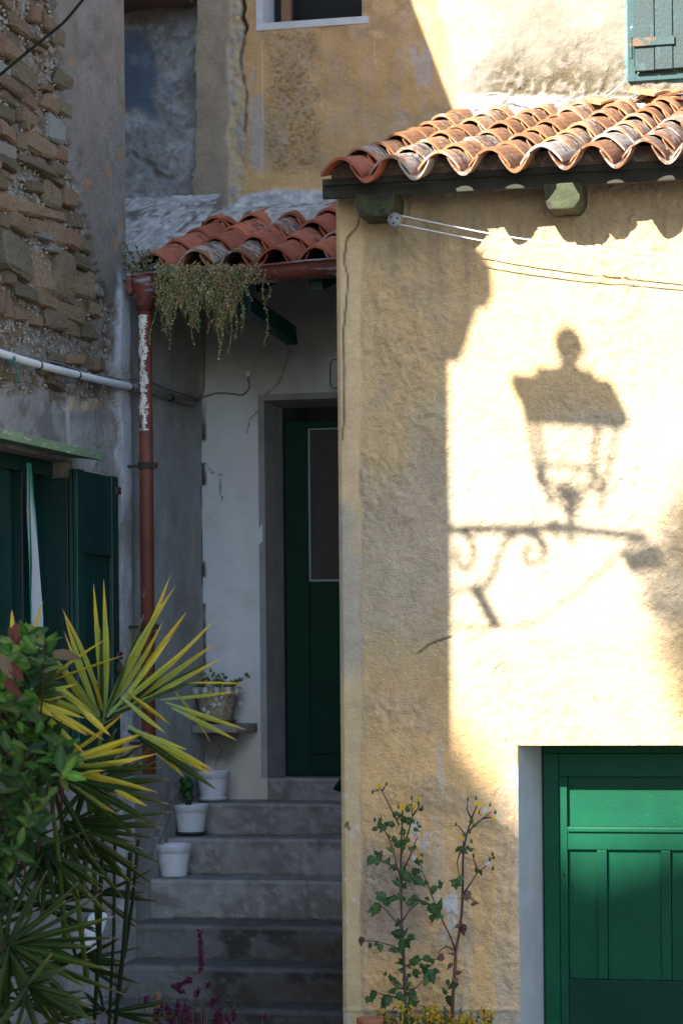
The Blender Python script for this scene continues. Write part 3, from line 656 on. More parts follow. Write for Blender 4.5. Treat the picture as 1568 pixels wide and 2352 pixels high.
def tile_mat(name, col, stain, th):
    q = N(name); tc = q.n('TexCoord').outputs['Object']; pos = q.n('NewGeometry').outputs['Position']; info = q.n('ObjectInfo').outputs['Random']
    n1 = q.noise(pos, 9, 6, .7); n2 = q.noise(pos, 26, 7, .75, .4); n3 = q.noise(pos, 60, 4, .6)
    k = q.n('MapRange', iValue=info, iTo_Min=.62, iTo_Max=1.2).outputs[0]; g = q.n('MapRange', iValue=info, iTo_Min=.62, iTo_Max=1.28).outputs[0]
    c = q.mix(q.ramp(n1, .35, .65), tuple(x*.82 for x in col), tuple(min(1, x*1.2) for x in col))
    c = q.mix(1.0, c, q.n('CombineColor', i0=k, i1=g, i2=g).outputs[0], 'MULTIPLY')
    lift = q.math('MULTIPLY', info, .10)
    dk = q.math('ADD', n2, lift)
    sx = q.n('SeparateXYZ', i0=tc).outputs; crown = q.ramp(sx[1], .02, .22)      # soot sits up the tile, the lip stays clean
    c = q.mix(q.math('MULTIPLY', q.ramp(dk, th, th+.08), crown), c, (.055, .042, .036))
    w2 = q.noise(pos, 17, 7, .75, .6); c = q.mix(q.math('MULTIPLY', q.ramp(q.math('ADD', w2, lift), stain, stain+.05), .75), c, (.34, .31, .28))
    mo = q.noise(pos, 40, 5, .7); c = q.mix(q.math('MULTIPLY', q.ramp(mo, .66, .72), .8), c, (.20, .17, .04))
    q.set('Base Color', c); q.set('Roughness', .9); q.set('Specular IOR Level', .2)
    # faint ridges pressed along the clay
    wv = q.n('TexWave', iVector=tc, iScale=17.0, iDistortion=1.0, iDetail=2.0); wv.bands_direction = 'X'
    h = q.math('ADD', q.math('MULTIPLY', n3, .8), q.math('MULTIPLY', wv.outputs['Fac'], .15))
    q.set('Normal', q.n('Bump', iStrength=.55, iDistance=.006, iHeight=h).outputs[0]); return q.m
M_tileA = tile_mat('weathered_clay', (.34, .155, .072), .60, .53)
M_tileB = tile_mat('sooty_clay', (.26, .122, .062), .53, .455)
M_tileC = tile_mat('red_clay', (.34, .10, .055), .70, .57)
M_bed = gen_mat('tile_bedding_mortar', (.17, .12, .09), .95, .4, 20, .9, 50, wear=((.30, .26, .22), .55, 30))
M_white_mortar = attr_mat('pale_flashing_mortar', 1.0, 30, dist=.025)
def roof(house, x0, n, pitch, y0, z0, slope, courses, expo, L, matf, label_first, rs=1, wid=1.0, first_off=0):
    rr = random.Random(rs)
    meshes = {}
    def get(kind, m):
        if (kind, m.name) not in meshes:
            me = tile_mesh('roof_tile', L, pitch*.42*wid, pitch*.36*wid, .072, .013, True) if kind == 'cover' else tile_mesh('roof_tile', L, pitch*.31, pitch*.38, .074, .013, False)
            me.materials.append(m); meshes[(kind, m.name)] = me
        return meshes[(kind, m.name)]
    dy, dz = math.cos(slope), math.sin(slope)
    for c in range(courses):
        for i in range(n+1):
            d = c*expo
            jz = rr.uniform(-.005, .009); jr = rr.uniform(-.055, .055)
            # channel tile
            if i < n:
                m = matf(x0+(i+.5)*pitch, c, rr)
                link('roof_tile', get('channel', m), None, house, loc=Vector((x0+(i+.5)*pitch+rr.uniform(-.004, .004), y0+(d-.012)*dy, z0+(d-.012)*dz+.078+jz))-house.location, rot=(slope-.035, 0, jr*.5))
            m = matf(x0+i*pitch, c, rr)
            link('roof_tile', get('cover', m), None, house, loc=Vector((x0+i*pitch+rr.uniform(-.007, .007), y0+(d+.004+rr.uniform(-.014, .014))*dy, z0+d*dz+.046+jz))-house.location, rot=(slope-.040+rr.uniform(-.02, .015), rr.uniform(-.07, .07), jr))
# yellow house roof
RY0, RZ0, RS = 10.78, P(1185, 402, Y=10.78).z, math.atan(.286)
rx0 = P(782, 400, Y=RY0).x; PITCH = .2135
def matY(x, c, rr):
    u = (x-rx0)/PITCH
    if u < 1.6 and c < 2: return rr.choice([M_tileC, M_tileC, M_tileB])
    if c >= 3 and u < 5+c*.2: return M_tileA
    if u > 3.2: return rr.choice([M_tileB, M_tileB, M_tileB, M_tileA])
    return rr.choice([M_tileA, M_tileA, M_tileB])
roof(yellow_house, rx0, 12, PITCH, RY0, RZ0, RS, 8, .365, .43, matY, None, 3)
dk = MB(); sl_ = math.tan(RS)
dk.prism([(rx0-.04, 10.975, RZ0+.069), (rx0-.04, YU, RZ0+.055+(YU-10.93)*sl_-.03), (rx0-.04, YU, RZ0-.03+(YU-10.93)*sl_-.03), (rx0-.04, 10.975, RZ0+.01)], (3.6, 0, 0)); dk.build('roof_deck', M_brown, yellow_house)
bd = MB(); rr = random.Random(2)
for i in range(13):   # mortar plugs under the arches
    x = rx0+i*PITCH; bd.prism([(x-.085, 10.94, RZ0+.035), (x+.085, 10.935, RZ0+.035), (x+.07, 10.94, RZ0+.09), (x+.02, 10.945, RZ0+.125), (x-.03, 10.94, RZ0+.125), (x-.075, 10.93, RZ0+.085)], (0, .25, .07))
bd.build('bedding_mortar', M_bed, yellow_house)
M_fascia = gen_mat('mossy_dark_timber', (.030, .030, .022), .85, .5, 6, .6, 30, wear=((.10, .10, .07), .60, 14, (.3, 1, 3)), wear2=((.16, .13, .10), .68, 30, (.2, 1, 3)), stretch=(.3, 1, 1), dist=.008)
fx0 = P(734, 430, Y=10.90).x
fb0, fb1 = P(760, 447, Y=10.9).z, P(1550, 409, Y=10.9).z
fb = MB(); zb = (fb0+fb1)/2
fb.box(fx0, 1.5, 10.945, 10.97, zb-.004, zb+.07); fb.build('fascia_board', M_fascia, yellow_house, bevel=.003)
MB().box(fx0+.005, 1.5, 10.928, 10.943, zb+.05, zb+.078).build('batten', M_fascia, yellow_house, bevel=.002)
MB().prism([(fx0, 10.972, zb+.030), (fx0, 10.972, zb+.046), (fx0, 11.2, zb+.1), (fx0, 11.2, zb+.085)], (4, 0, 0)).build('soffit', M_fascia, yellow_house)
M_corb = gen_mat('mossy_green_corbel', (.055, .065, .032), .9, .4, 8, .7, 30, wear=((.035, .035, .025), .52, 9), wear2=((.18, .18, .12), .66, 20), dist=.01)
for (ua, ub, va, vb) in ((812, 905, 447, 494), (1246, 1333, 420, 477)):
    a = P(ua, va, Y=10.94); b = P(ub, vb, Y=10.94); w_ = b.x-a.x
    MB().prism([(a.x, 10.935, zb+.008), (a.x+.008, 10.935, b.z+.035), (a.x+.022, 10.945, b.z), (b.x-.03, 10.945, b.z), (b.x-.004, 10.935, b.z+.035), (b.x, 10.935, zb+.008)], (0, .21, 0)).build('corbel', M_corb, yellow_house, bevel=.006)
# lime flashing where the roofs meet the tall wall
def flashing(house, name, x0, x1, ya, za, yb, zb_, amp, seed, colf=None, xs=None):
    nx = max(4, int((x1-x0)/.012)); ny = 26
    X, T = np.meshgrid(np.linspace(x0, x1, nx), np.linspace(0, 1, ny))
    Ly = math.hypot(yb-ya, zb_-za)*1.3; n = fbm(X*9, T*9*Ly, 5, seed); n2 = fbm(X*32, T*32*Ly, 4, seed+5)
    lowe = (fbm(X*7, X*0, 3, seed+9)-.5)*.30
    Tt = np.clip(T+lowe*(1-T), 0, 1.05)
    Y = ya+(yb-ya)*Tt; Z = za+(zb_-za)*Tt**.8+((n-.5)*amp+(n2-.5)*amp*.5)*np.sin(np.clip(T*3.1, 0, 3.1))**.5
    Z[0] -= .06; Z[1] -= .01
    col = flat(X, (.40, .395, .38)); col = cmix(col, (.60, .60, .58), ss(.5, .56, n2)); col = cmix(col, (.15, .13, .11), ss(.60, .66, n)*.8); col = cmix(col, (.16, .14, .12), ss(.66, .72, fbm(X*20, T*9, 3, seed+8)))
    co = np.stack([X, Y, Z], -1).reshape(-1, 3); idx = np.arange(nx*ny).reshape(ny, nx)
    q = np.stack([idx[:-1, :-1], idx[:-1, 1:], idx[1:, 1:], idx[1:, :-1]], -1).reshape(-1, 4)
    me = bpy.data.meshes.new(name); me.from_pydata(co.tolist(), [], q.tolist())
    at = me.color_attributes.new('Col', 'FLOAT_COLOR', 'POINT'); at.data.foreach_set('color', np.concatenate([col, np.full(X.shape+(1,), 1.1)], -1).astype('f').ravel())
    return link(name, me, M_white_mortar, house, True)
# porch roof
PY0 = 12.10; PZ0 = P(560, 625, Y=PY0).z; PS = math.atan(.33); px0 = P(352, 630, Y=PY0).x
def matP(x, c, rr): return rr.choice([M_tileC, M_tileC, M_tileC, M_tileB])
roof(back_house, px0, 6, .205, PY0, PZ0+.0, PS, 4, .37, .45, matP, None, 9, 1.08)
dk = MB(); tl = math.tan(PS)
dk.prism([(XL-.01, PY0+.03, PZ0+.01), (XL-.01, YU, PZ0+.01+(YU-PY0)*tl), (XL-.01, YU, PZ0-.06+(YU-PY0)*tl), (XL-.01, PY0+.03, PZ0-.045)], (XC-XL-.0, 0, 0)); dk.build('porch_roof_deck', M_brown, back_house)
zt = PZ0+(13.28-PY0)*tl
flashing(back_house, 'lime_flashing', -4.02, XC+.02, 13.22, zt+.085, YU+.01, zt+.20, .03, 201)
flashing(back_house, 'lime_flashing', -4.9, -3.99, 12.80, 2.07, YU-.10, 2.53, .05, 231)
zt2 = RZ0+(13.3-RY0)*sl_
flashing(yellow_house, 'lime_flashing', rx0-.03, 1.0, 13.44, zt2+.10, YU+.01, zt2+.19, .05, 251)
# small broken tiles set in the mortar
rr = random.Random(4)
tm = tile_mesh('tile_shard', .16, .07, .06, .03, .013, True); tm.materials.append(M_tileC)
for (u, v) in ((375, 585), (400, 570), (432, 555), (520, 515), (628, 500), (752, 482), (425, 575)):
    p = P(u, v, Y=12.2+(620-v)*.009); link('tile_shard', tm, None, back_house, loc=p-back_house.location, rot=(PS, rr.uniform(-.3, .3), rr.uniform(-.5, .5)))
tm2 = tile_mesh('tile_shard', .2, .10, .09, .03, .013, True); tm2.materials.append(M_tileA)
for (u, v) in ((1480, 228), (1530, 222), (1415, 240), (1560, 236)):
    p = P(u, v, Y=13.42); link('tile_shard', tm2, None, yellow_house, loc=p-yellow_house.location, rot=(RS, 0, rr.uniform(-1.2, 1.2)))
# porch eaves timber
rr = random.Random(3)
for u in (590, 740):
    p = P(u, 720, Y=12.4)
    MB().prism([(p.x, 12.14, PZ0-.05), (p.x, 12.14, PZ0-.10), (p.x, 13.28, PZ0+.20), (p.x, 13.28, PZ0+.31)], (.07, 0, 0)).build('rafter', M_green_old, back_house, bevel=.004)
a = P(568, 705, Y=12.3); b = P(600, 765, Y=12.9)
MB().prism([(a.x, 12.14, PZ0-.10), (a.x+.10, 12.62, PZ0-.20), (a.x+.10, 12.66, PZ0-.29), (a.x, 12.14, PZ0-.18)], (.06, 0, 0)).build('brace', M_green_old, back_house, bevel=.004)

# ---------------------------------------------------------------- gutter and downpipe
M_gut = gen_mat('peeling_red_brown_paint', (.13, .033, .022), .6, .3, 6, .4, 40, wear=((.20, .22, .25), .53, 9, (.25, 1, 3)), wear2=((.05, .055, .06), .62, 20), stretch=(1, 1, 1))
M_pipe = gen_mat('red_brown_downpipe_paint', (.135, .040, .025), .6, .3, 6, .3, 50, wear=((.40, .36, .31), .65, 13, (1.3, 1.3, .30)), wear2=((.06, .025, .018), .58, 14, (1, 1, .5)))
M_pipe_pale = gen_mat('flaking_white_pipe_paint', (.60, .60, .55), .6, .12, 6, .25, 50, wear=((.20, .075, .045), .53, 22, (1, 1, .3)))
gy = 12.0; gr = .055
gL = P(312, 640, Y=gy); gR = P(800, 603, Y=gy); zL, zR = gL.z, gR.z
gm = MB(); vs = []; n = 40
for i in range(n+1):
    t = i/n; x = gL.x+(gR.x-gL.x)*t; z = zL+(zR-zL)*t+.004*math.sin(t*9)
    sec = []
    for k in range(11):
        a = math.pi*(k/10); sec.append((x, gy-math.cos(a)*gr*1.1, z-math.sin(a)*gr*1.25))
    sec = [(x, gy-gr*1.1-.012, z+.002), (x, gy-gr*1.1-.008, z+.010)]+sec
    vs += sec
m_ = 13
gm.add(vs, [(i*m_+k, i*m_+k+1, (i+1)*m_+k+1, (i+1)*m_+k) for i in range(n) for k in range(m_-1)])
go = gm.build('gutter', M_gut, back_house, True); so_ = go.modifiers.new('thick', 'SOLIDIFY'); so_.thickness = .004
hop = MB().lathe((gL.x+.045, gy, zL-.09), [(.040, -.065), (.045, -.03), (.066, .015), (.075, .075), (.078, .095), (.066, .096)], 14)
hop.build('gutter_outlet', M_gut, back_house, True)
MB().box(gL.x-.025, gL.x+.0, gy-.075, gy+.07, zL-.085, zL+.018).build('gutter_end', M_gut, back_house, bevel=.008)
pt = P(333, 715, Y=gy); pb = P(340, 1300, Y=gy)
px_ = gL.x+.045
pipe = MB().tube([(px_, gy, zL-.15), (px_, gy, zL-1.0), (px_, gy, P(345, 1778, Y=gy).z)], .0335, 16).build('downpipe', M_pipe, back_house, True)
# long flake of the old white coat on the upper pipe
fl = MB(); rr = random.Random(12); NS = 150
zA, zB = P(333, 722, Y=gy-.03).z, P(333, 990, Y=gy-.03).z
rows = []
for i in range(NS+1):
    z = zA+(zB-zA)*i/NS; half = .58+.20*math.sin(i*.17)+.14*math.sin(i*.6)+rr.uniform(-.22, .22)
    if i in (0, NS): half = .1
    
    rows.append([(px_+math.cos(a)*.0345, gy+math.sin(a)*.0345, z) for a in [math.radians(-97)+half*k/4 for k in range(-4, 5)]])
for r_ in rows: fl.v += r_; fl.c += [None]*9
fl.f += [[i*9+k, i*9+k+1, i*9+k+10, i*9+k+9] for i in range(NS) for k in range(8) if rr.random() > .10+.5*(math.sin(i*.23+k*.8) > .86)]
fl.build('flaking_paint', M_pipe_pale, pipe, True)
for v in (1070, 1440, 1707):
    z = P(340, v, Y=gy).z
    br = MB().lathe((px_, gy, z), [(.0345, -.016), (.040, -.016), (.040, .016), (.0345, .016)], 16); br.tube([(px_-.03, gy+.0, z), (XL, gy+.0, z)], .007, 6); br.box(px_+.030, px_+.052, gy-.012, gy+.012, z-.012, z+.012)
    br.build('pipe_bracket', M_iron, pipe)

# ---------------------------------------------------------------- stone steps
M_step = attr_mat('worn_step_stone', .8, 32, dist=.012)
stair = empty('stone_steps', ((XL+XC)/2, 12.0, GZ), 'worn grey stone steps climbing to the green porch door', 'steps')
lips = [(1845, 12.93), (1926, 12.65), (2022, 12.36), (2126, 12.08), (2222, 11.80), (2318, 11.52)]
sts = []
for v, y in lips: sts.append((y, P(600, v, Y=y).z))
while sts[-1][1] > GZ+.1: sts.append((sts[-1][0]-.28, sts[-1][1]-.165))
sts = [s for s in sts if s[1] > GZ+.02]
def make_step(i, y, z, ynext, znext, x0, x1, name='step', yback=None, zbot=None):
    R = .018 if i < 3 else .026
    yb = ynext+.02; zb_ = zbot if zbot is not None else znext-.02
    pr = [(yb, z), (yb*.66+(y+R)*.34, z), (yb*.33+(y+R)*.67, z), (y+R+.02, z), (y+R, z)]+[(y+R-R*math.sin(a), z-R+R*math.cos(a)) for a in (.4, .8, 1.2, 1.57)]
    m_ = 16; pr += [(y+.004, z-R-(z-R-zb_)*k/m_) for k in range(1, m_+1)]
    pr = np.array(pr); nx = int((x1-x0)/.012); X, _ = np.meshgrid(np.linspace(x0, x1, nx), pr[:, 0]); Yp = np.repeat(pr[:, :1], nx, 1); Zp = np.repeat(pr[:, 1:], nx, 1)
    S = np.arange(len(pr))[:, None]+0*X
    n = fbm(X*6+i*9, Zp*12+Yp*6, 5, 300+i); n2 = fbm(X*26, (Zp+Yp)*26, 4, 310+i)
    h = (n-.5)*.018+(n2-.5)*.008
    chip = ss(.62, .75, fbm(X*8+i*3, X*0, 4, 330+i))*(abs(S-6) < 4)*.016
    Yp2 = Yp-h*.6+chip; Zp2 = Zp+h*.3-chip*.6
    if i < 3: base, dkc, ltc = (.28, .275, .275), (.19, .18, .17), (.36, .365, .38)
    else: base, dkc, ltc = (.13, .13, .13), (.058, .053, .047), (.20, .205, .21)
    if i >= 3: base, dkc, ltc = [tuple(q*.80**(i-2) for q in cc_) for cc_ in (base, dkc, ltc)]  # lower steps darker for stains and for corner shade put into the colour
    jt = np.minimum(abs(X-(-3.62+.17*((i*7) % 5))), abs(X-(-3.05-.11*((i*3) % 4)))); jt = 1-ss(.002, .008, jt+(n2-.5)*.006); Yp2 = Yp2+jt*.006
    c = flat(X, base); c = cmix(c, dkc, ss(.45, .62, n)*.85); c = cmix(c, ltc, ss(.55, .7, n2)*.6)
    c = cmix(c, ltc, (S < 8)*.45)
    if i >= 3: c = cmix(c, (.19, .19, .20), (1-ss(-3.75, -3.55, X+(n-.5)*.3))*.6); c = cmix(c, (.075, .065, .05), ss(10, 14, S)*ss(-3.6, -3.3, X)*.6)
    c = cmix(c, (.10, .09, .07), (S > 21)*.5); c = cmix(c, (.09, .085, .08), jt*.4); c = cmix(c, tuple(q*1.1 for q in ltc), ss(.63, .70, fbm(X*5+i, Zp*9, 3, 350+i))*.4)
    c = cmix(c, (.16, .15, .07), ss(.6, .7, n)*(S < 1.5)*.8)
    co = np.stack([X, Yp2, Zp2], -1).reshape(-1, 3); idx = np.arange(X.size).reshape(X.shape)
    q = np.stack([idx[:-1, :-1], idx[1:, :-1], idx[1:, 1:], idx[:-1, 1:]], -1).reshape(-1, 4)
    me = bpy.data.meshes.new(name); me.from_pydata(co.tolist(), [], q.tolist())
    at = me.color_attributes.new('Col', 'FLOAT_COLOR', 'POINT'); at.data.foreach_set('color', np.concatenate([c, np.full(X.shape+(1,), .9)], -1).astype('f').ravel())
    return link(name, me, M_step, stair, True)
allst = sts
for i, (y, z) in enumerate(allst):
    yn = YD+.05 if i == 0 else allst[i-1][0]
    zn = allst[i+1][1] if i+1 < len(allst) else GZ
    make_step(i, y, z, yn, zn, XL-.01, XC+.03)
# door sill
sy = YD-.045; zs_ = dz0+.002
make_step(0, sy, zs_, YD+.18, allst[0][1], P(614, 1800, Y=sy).x, XC+.03, 'door_sill')
# dirt and dry leaves in the corners of the treads
dm = MB(); rr = random.Random(8)
for (i, n_) in ((2, 40), (3, 130), (4, 60), (5, 40)):
    y, z = allst[i]; yb = allst[i-1][0]
    for k in range(n_):
        x = XL+.08+abs(rr.gauss(0, .5)); 
        if x > XC: continue
        p = Vector((x, yb-rr.uniform(.0, .035), z+.006)); r = rr.uniform(.004, .011); a = rr.uniform(0, 6)
        d1 = Vector((math.cos(a), math.sin(a), rr.uniform(-.2, .5)))*r; d2 = Vector((-math.sin(a), math.cos(a), rr.uniform(0, .5)))*r*.6
        c = rr.choice([(.10, .09, .04), (.16, .12, .06), (.07, .09, .03)]); dm.add([p-d1, p+d2, p+d1, p-d2], [(0, 1, 2, 3)], c)
tag(dm.build('leaf_litter', leaf_mat('dry_litter', .9, .1)), kind='stuff')
# ---------------------------------------------------------------- painted shutter at the top right (part of the tall house)
M_teal = gen_mat('peeling_teal_paint', (.005, .024, .026), .6, .25, 5, .35, 60, wear=((.17, .13, .10), .655, 16, (1.3, 1, .35)), wear2=((.02, .055, .058), .60, 9, (1, 1, .4)), rnd=.12)
M_teal2 = gen_mat('teal_frame_paint', (.015, .05, .054), .7, .2, 7, .4, 50, wear=((.35, .38, .36), .64, 14))
yS = YU-.03
def tp(u, v): p = P(u, v, Y=yS); return p.x, p.z
tx0, _ = tp(1440, 120); tx1, tb = tp(1459, 167); _, fbz = tp(1500, 184)
shf = MB().box(tx0, tx1-.003, yS-.0, YU+.02, fbz, 4.3).box(tx1-.003, .2, yS, YU+.02, fbz, tb-.006).build('shutter_frame', M_teal2, back_house, bevel=.003)
xx = tx1; k = 0
for wd in (.105, .095, .11, .10, .12, .12):
    MB().box(xx, xx+wd-.004, yS-.034-.003*(k % 2), yS-.004, tb+.002*(k % 3), 4.3).build('shutter_plank', M_teal, shf, bevel=.003); xx += wd; k += 1
a = P(1444, 88, Y=yS-.05); b = P(1547, 101, Y=yS-.05)
st = MB().box(a.x+.01, b.x, yS-.050, yS-.040, b.z+.002, a.z); st.tube([(a.x+.008, yS-.045, a.z+.004), (a.x+.008, yS-.045, b.z-.06)], .011, 8)
M_strap = gen_mat('rusted_teal_strap', (.02, .05, .05), .7, .2, 10, .5, 50, wear=((.13, .065, .03), .54, 14))
st.build('strap_hinge', M_strap, shf)
for u in (1452, 1478, 1505, 1535):
    p = P(u, 95, Y=yS-.05); MB().lathe((0, 0, 0), [(.007, 0), (.006, .004), (.002, .006)], 8).build('rivet', M_strap, shf, True, loc=p-Vector((0, .0, 0))-Vector(back_house.location), rot=(math.pi/2, 0, 0)) if False else None

# ---------------------------------------------------------------- lines, pipes and cables
M_white_pvc = gen_mat('white_plastic', (.62, .64, .67), .5, .1, 6, .1, 40)
M_line = gen_mat('white_plastic_line', (.62, .63, .65), .5, .05)
M_black = gen_mat('black_rubber', (.02, .02, .018), .6, .2)
M_greywire = gen_mat('grey_wire', (.14, .14, .15), .7, .2)
def cable(name, pts, r, m, label, cat, group=None, n=6, parent=None, sub=6):
    P4 = [Vector(p) for p in pts]; out = []
    for i in range(len(P4)-1):
        p0 = P4[max(i-1, 0)]; p1 = P4[i]; p2 = P4[i+1]; p3 = P4[min(i+2, len(P4)-1)]
        for s in range(sub):
            t = s/sub; out.append(.5*((2*p1)+(p2-p0)*t+(2*p0-5*p1+4*p2-p3)*t*t+(3*p1-p0-3*p2+p3)*t**3))
    out.append(P4[-1]); o = MB().tube(out, r, n).build(name, m, parent, True)
    if label: tag(o, label, cat, group)
    return o
cl = empty('clothesline', P(905, 505, Y=10.98), 'double white clothesline running right from a small pulley under the eaves', 'clothesline')
pu = P(906, 505, Y=10.975)
pb_ = MB().lathe((0, 0, 0), [(.004, -.012), (.030, -.012), (.032, -.004), (.027, 0), (.032, .004), (.030, .012), (.004, .012)], 18)
pb_.build('pulley', gen_mat('old_ivory_plastic', (.24, .23, .24), .6, .15, 20, .2, 60), cl, True, loc=pu-cl.location, rot=(math.pi/2, rad(12), 0))
h = MB()
for a in (20, 140, 260): c = pu+Vector((math.cos(rad(a))*.016, -.013, math.sin(rad(a))*.016)); h.tube([c, c+Vector((0, -.002, 0))], .0045, 8)
h.build('pulley_hole', M_black, cl)
MB().tube([pu+Vector((-.03, .0, .005)), pu+Vector((-.055, .02, .018)), pu+Vector((-.06, .06, .04))], .004, 6).build('pulley_hook', M_iron, cl, True)
def ln_(pts, y0, y1): n = len(pts)-1; return [P(u, v, Y=y0+(y1-y0)*i/n) for i, (u, v) in enumerate(pts)]
cable('line', ln_([(914, 494), (1030, 518), (1150, 541), (1300, 562), (1440, 577), (1568, 590), (1900, 618)], 10.975, 10.985), .0030, M_line, None, None, parent=cl)
cable('line', ln_([(910, 514), (1000, 532), (1120, 555), (1280, 577), (1440, 591), (1568, 602), (1900, 628)], 10.975, 10.985), .0030, M_line, None, None, parent=cl)
cable('black_cable', [P(300, -130, t=10.0), P(192, -2, t=10.2), P(150, 48, t=10.3), P(110, 82, t=10.4), P(60, 122, t=10.5), P(0, 172, t=10.6), P(-90, 240, t=10.8)], .0062, M_black, 'black cable strung across the stone wall at the top left corner', 'cable')
ct = empty('conduit', (XL+.03, 11, 1.3), 'pale plastic conduit fixed along the left wall and into the porch corner', 'pipe')
xw = XL+.032
pts = [P(u, v, X=xw) for u, v in [(-40, 796), (0, 811), (100, 841), (200, 866), (300, 889), (345, 900)]]
cable('tube', pts, .0175, M_white_pvc, None, None, parent=ct, n=12)
pts = [P(u, v, X=xw-.01) for u, v in [(345, 900), (400, 915), (440, 926)]]; e = P(456, 916, Y=YD-.03); e2 = P(463, 890, Y=YD-.02); e3 = P(462, 700, Y=YD-.02)
M_greypvc = gen_mat('dark_grey_plastic', (.20, .195, .19), .7, .25, 6, .2, 40)  # darker grey for the conduit inside the porch and the wall wire
cable('tube', pts+[e, e2, P(463, 850, Y=YD-.02), e3], .0165, M_greypvc, None, None, parent=ct, n=12)
for u, v in ((88, 838), (177, 861), (298, 889), (392, 913)):
    p = P(u, v, X=xw); q = P(u+7, v+2, X=xw); d = (q-p).normalized()
    MB().tube([p, p+d*.016], .0195, 12).build('clip', M_black, ct, True)
cable('wire', [P(u, v, X=XL+.02) for u, v in [(-30, 795), (0, 800), (30, 812), (75, 818), (110, 828), (150, 838), (185, 852), (205, 860), (225, 862), (260, 868), (285, 872), (310, 872), (352, 880), (380, 893), (420, 905), (445, 912)]], .0036, M_greywire, 'thin twisted grey wire running above the white conduit', 'wire')
cable('wall_wire', [P(u, v, Y=YD-.012) for u, v in [(468, 912), (480, 908), (500, 903), (530, 904), (553, 907), (566, 900), (573, 888), (570, 872), (571, 862)]], .0045, M_greypvc, 'grey wire fixed to the porch wall left of the door', 'wire')
p = P(571, 862, Y=YD-.012); tag(MB().box(p.x-.012, p.x+.012, YD-.03, YD-.003, p.z-.008, p.z+.022).build('junction_cap', M_white_pvc, bevel=.003), 'small white cap at the upper end of the porch wall wire', 'cap')
M_string = gen_mat('green_string', (.02, .16, .12), .8, .1)
gs = MB(); p = P(34, 822, X=xw+.02)
for o_, r_ in ((0, .021), (.008, .021)):
    gs.tube([p+Vector((math.cos(a)*r_-.02, o_, math.sin(a)*r_-.004)) for a in np.linspace(0, 6.3, 12)], .003, 5)
gs.tube([p, p+Vector((.004, .005, -.04)), p+Vector((.004, .02, -.07)), p+Vector((0, .012, -.11))], .003, 5); gs.tube([p, p+Vector((.01, -.03, -.02)), p+Vector((.01, -.02, -.035))], .003, 5)
tag(gs.build('knotted_string', M_string, None, True), 'green string knotted round the white conduit', 'string')
cable('roof_cord', [P(u, v, Y=13.50) for u, v in [(1086, 262), (1092, 235), (1110, 219), (1140, 214), (1175, 226), (1215, 240), (1260, 246), (1310, 240), (1370, 232), (1405, 212), (1428, 192), (1436, 182)]], .0055, gen_mat('pale_green_cord', (.42, .48, .38), .7, .1), 'pale cord lying in a curve along the top of the sunlit roof', 'cord')

# ---------------------------------------------------------------- street lamp on the near end of the stone house (its shadow falls on the ochre wall)
M_lamp = gen_mat('black_lamp_iron', (.02, .02, .02), .5, .2, 10, .2, 50)
M_lglass = N('lamp_glass'); t_ = M_lglass.n('BsdfTransparent', iColor=(.96, .96, .95, 1)); g_ = M_lglass.n('BsdfGlossy', iRoughness=.05)
mx = M_lglass.n('MixShader', i0=.06, i1=t_.outputs[0], i2=g_.outputs[0]); M_lglass.t.links.new(mx.outputs[0], M_lglass.t.nodes['Material Output'].inputs[0]); M_lglass = M_lglass.m
KL = 3.54                                     # distance of the lamp from the wall it shades
def back(u, v, dk_=0):                        # the point KL up-sun of the place (u, v) on the ochre wall
    s = P(u, v, Y=YW); k = KL+dk_
    return Vector((s.x-.5*k, s.y-k, s.z+.7*k))
lamp = empty('street_lamp', back(1040, 1220), 'black iron lantern on a scrolled bracket whose shadow falls on the sunlit wall', 'street lamp')
LC = back(1308, 975); a_ = .150
def ring(cx, z, hx, hy, rot=0.0):
    return [(LC.x+cx+x*hx*math.cos(rot)-y*hy*math.sin(rot), LC.y+x*hx*math.sin(rot)+y*hy*math.cos(rot), z) for x, y in ((-1, -1), (1, -1), (1, 1), (-1, 1))]
RT = rad(-8)
hz = LC.z; DR = .58                           # the lantern is shallower than it is wide
def frus(z0, h0, z1, h1):
    m = MB(); a = ring(0, z0, h0, h0*DR, RT); b = ring(0, z1, h1, h1*DR, RT)
    return m.add(a+b, [(0, 3, 2, 1), (4, 5, 6, 7), (0, 1, 5, 4), (1, 2, 6, 5), (2, 3, 7, 6), (3, 0, 4, 7)])
frus(hz+.066, .198, hz+.126, .206).build('hood', M_lamp, lamp)
frus(hz+.127, .128, hz+.198, .116).build('hood_cap', M_lamp, lamp)
MB().lathe((LC.x, LC.y, hz+.199), [(.08, 0), (.052, .02), (.038, .05), (.036, .085), (.058, .115), (.063, .145), (.052, .18), (.02, .215), (.005, .22)], 14).build('finial', M_lamp, lamp, True)
zb_l = back(1308, 1140).z
ft, fb_ = ring(0, hz+.06, .165, .165*DR, RT), ring(0, zb_l, .105, .105*DR, RT)
for p, q in zip(ft, fb_): MB().tube([p, q], .0105, 6).build('corner_bar', M_lamp, lamp)
zm = hz+.06+(zb_l-hz-.06)*.78; md = [Vector(p)+(Vector(q)-Vector(p))*.78 for p, q in zip(ft, fb_)]
rg_ = MB()
for i in range(4): rg_.tube([md[i], md[(i+1) % 4]], .0095, 6)
rg_.build('bottom_ring', M_lamp, lamp)
for i in range(4):
    j = (i+1) % 4; MB().add([ft[i], ft[j], fb_[j], fb_[i]], [(0, 1, 2, 3)]).build('glass_pane', M_lglass, lamp)
zbr = back(1300, 1222).z
MB().tube([(LC.x, LC.y, zb_l), (LC.x, LC.y, zb_l-.04), (LC.x, LC.y, zbr-.05)], [.055, .02, .012], 8).build('stem', M_lamp, lamp, True)
st_ = MB()
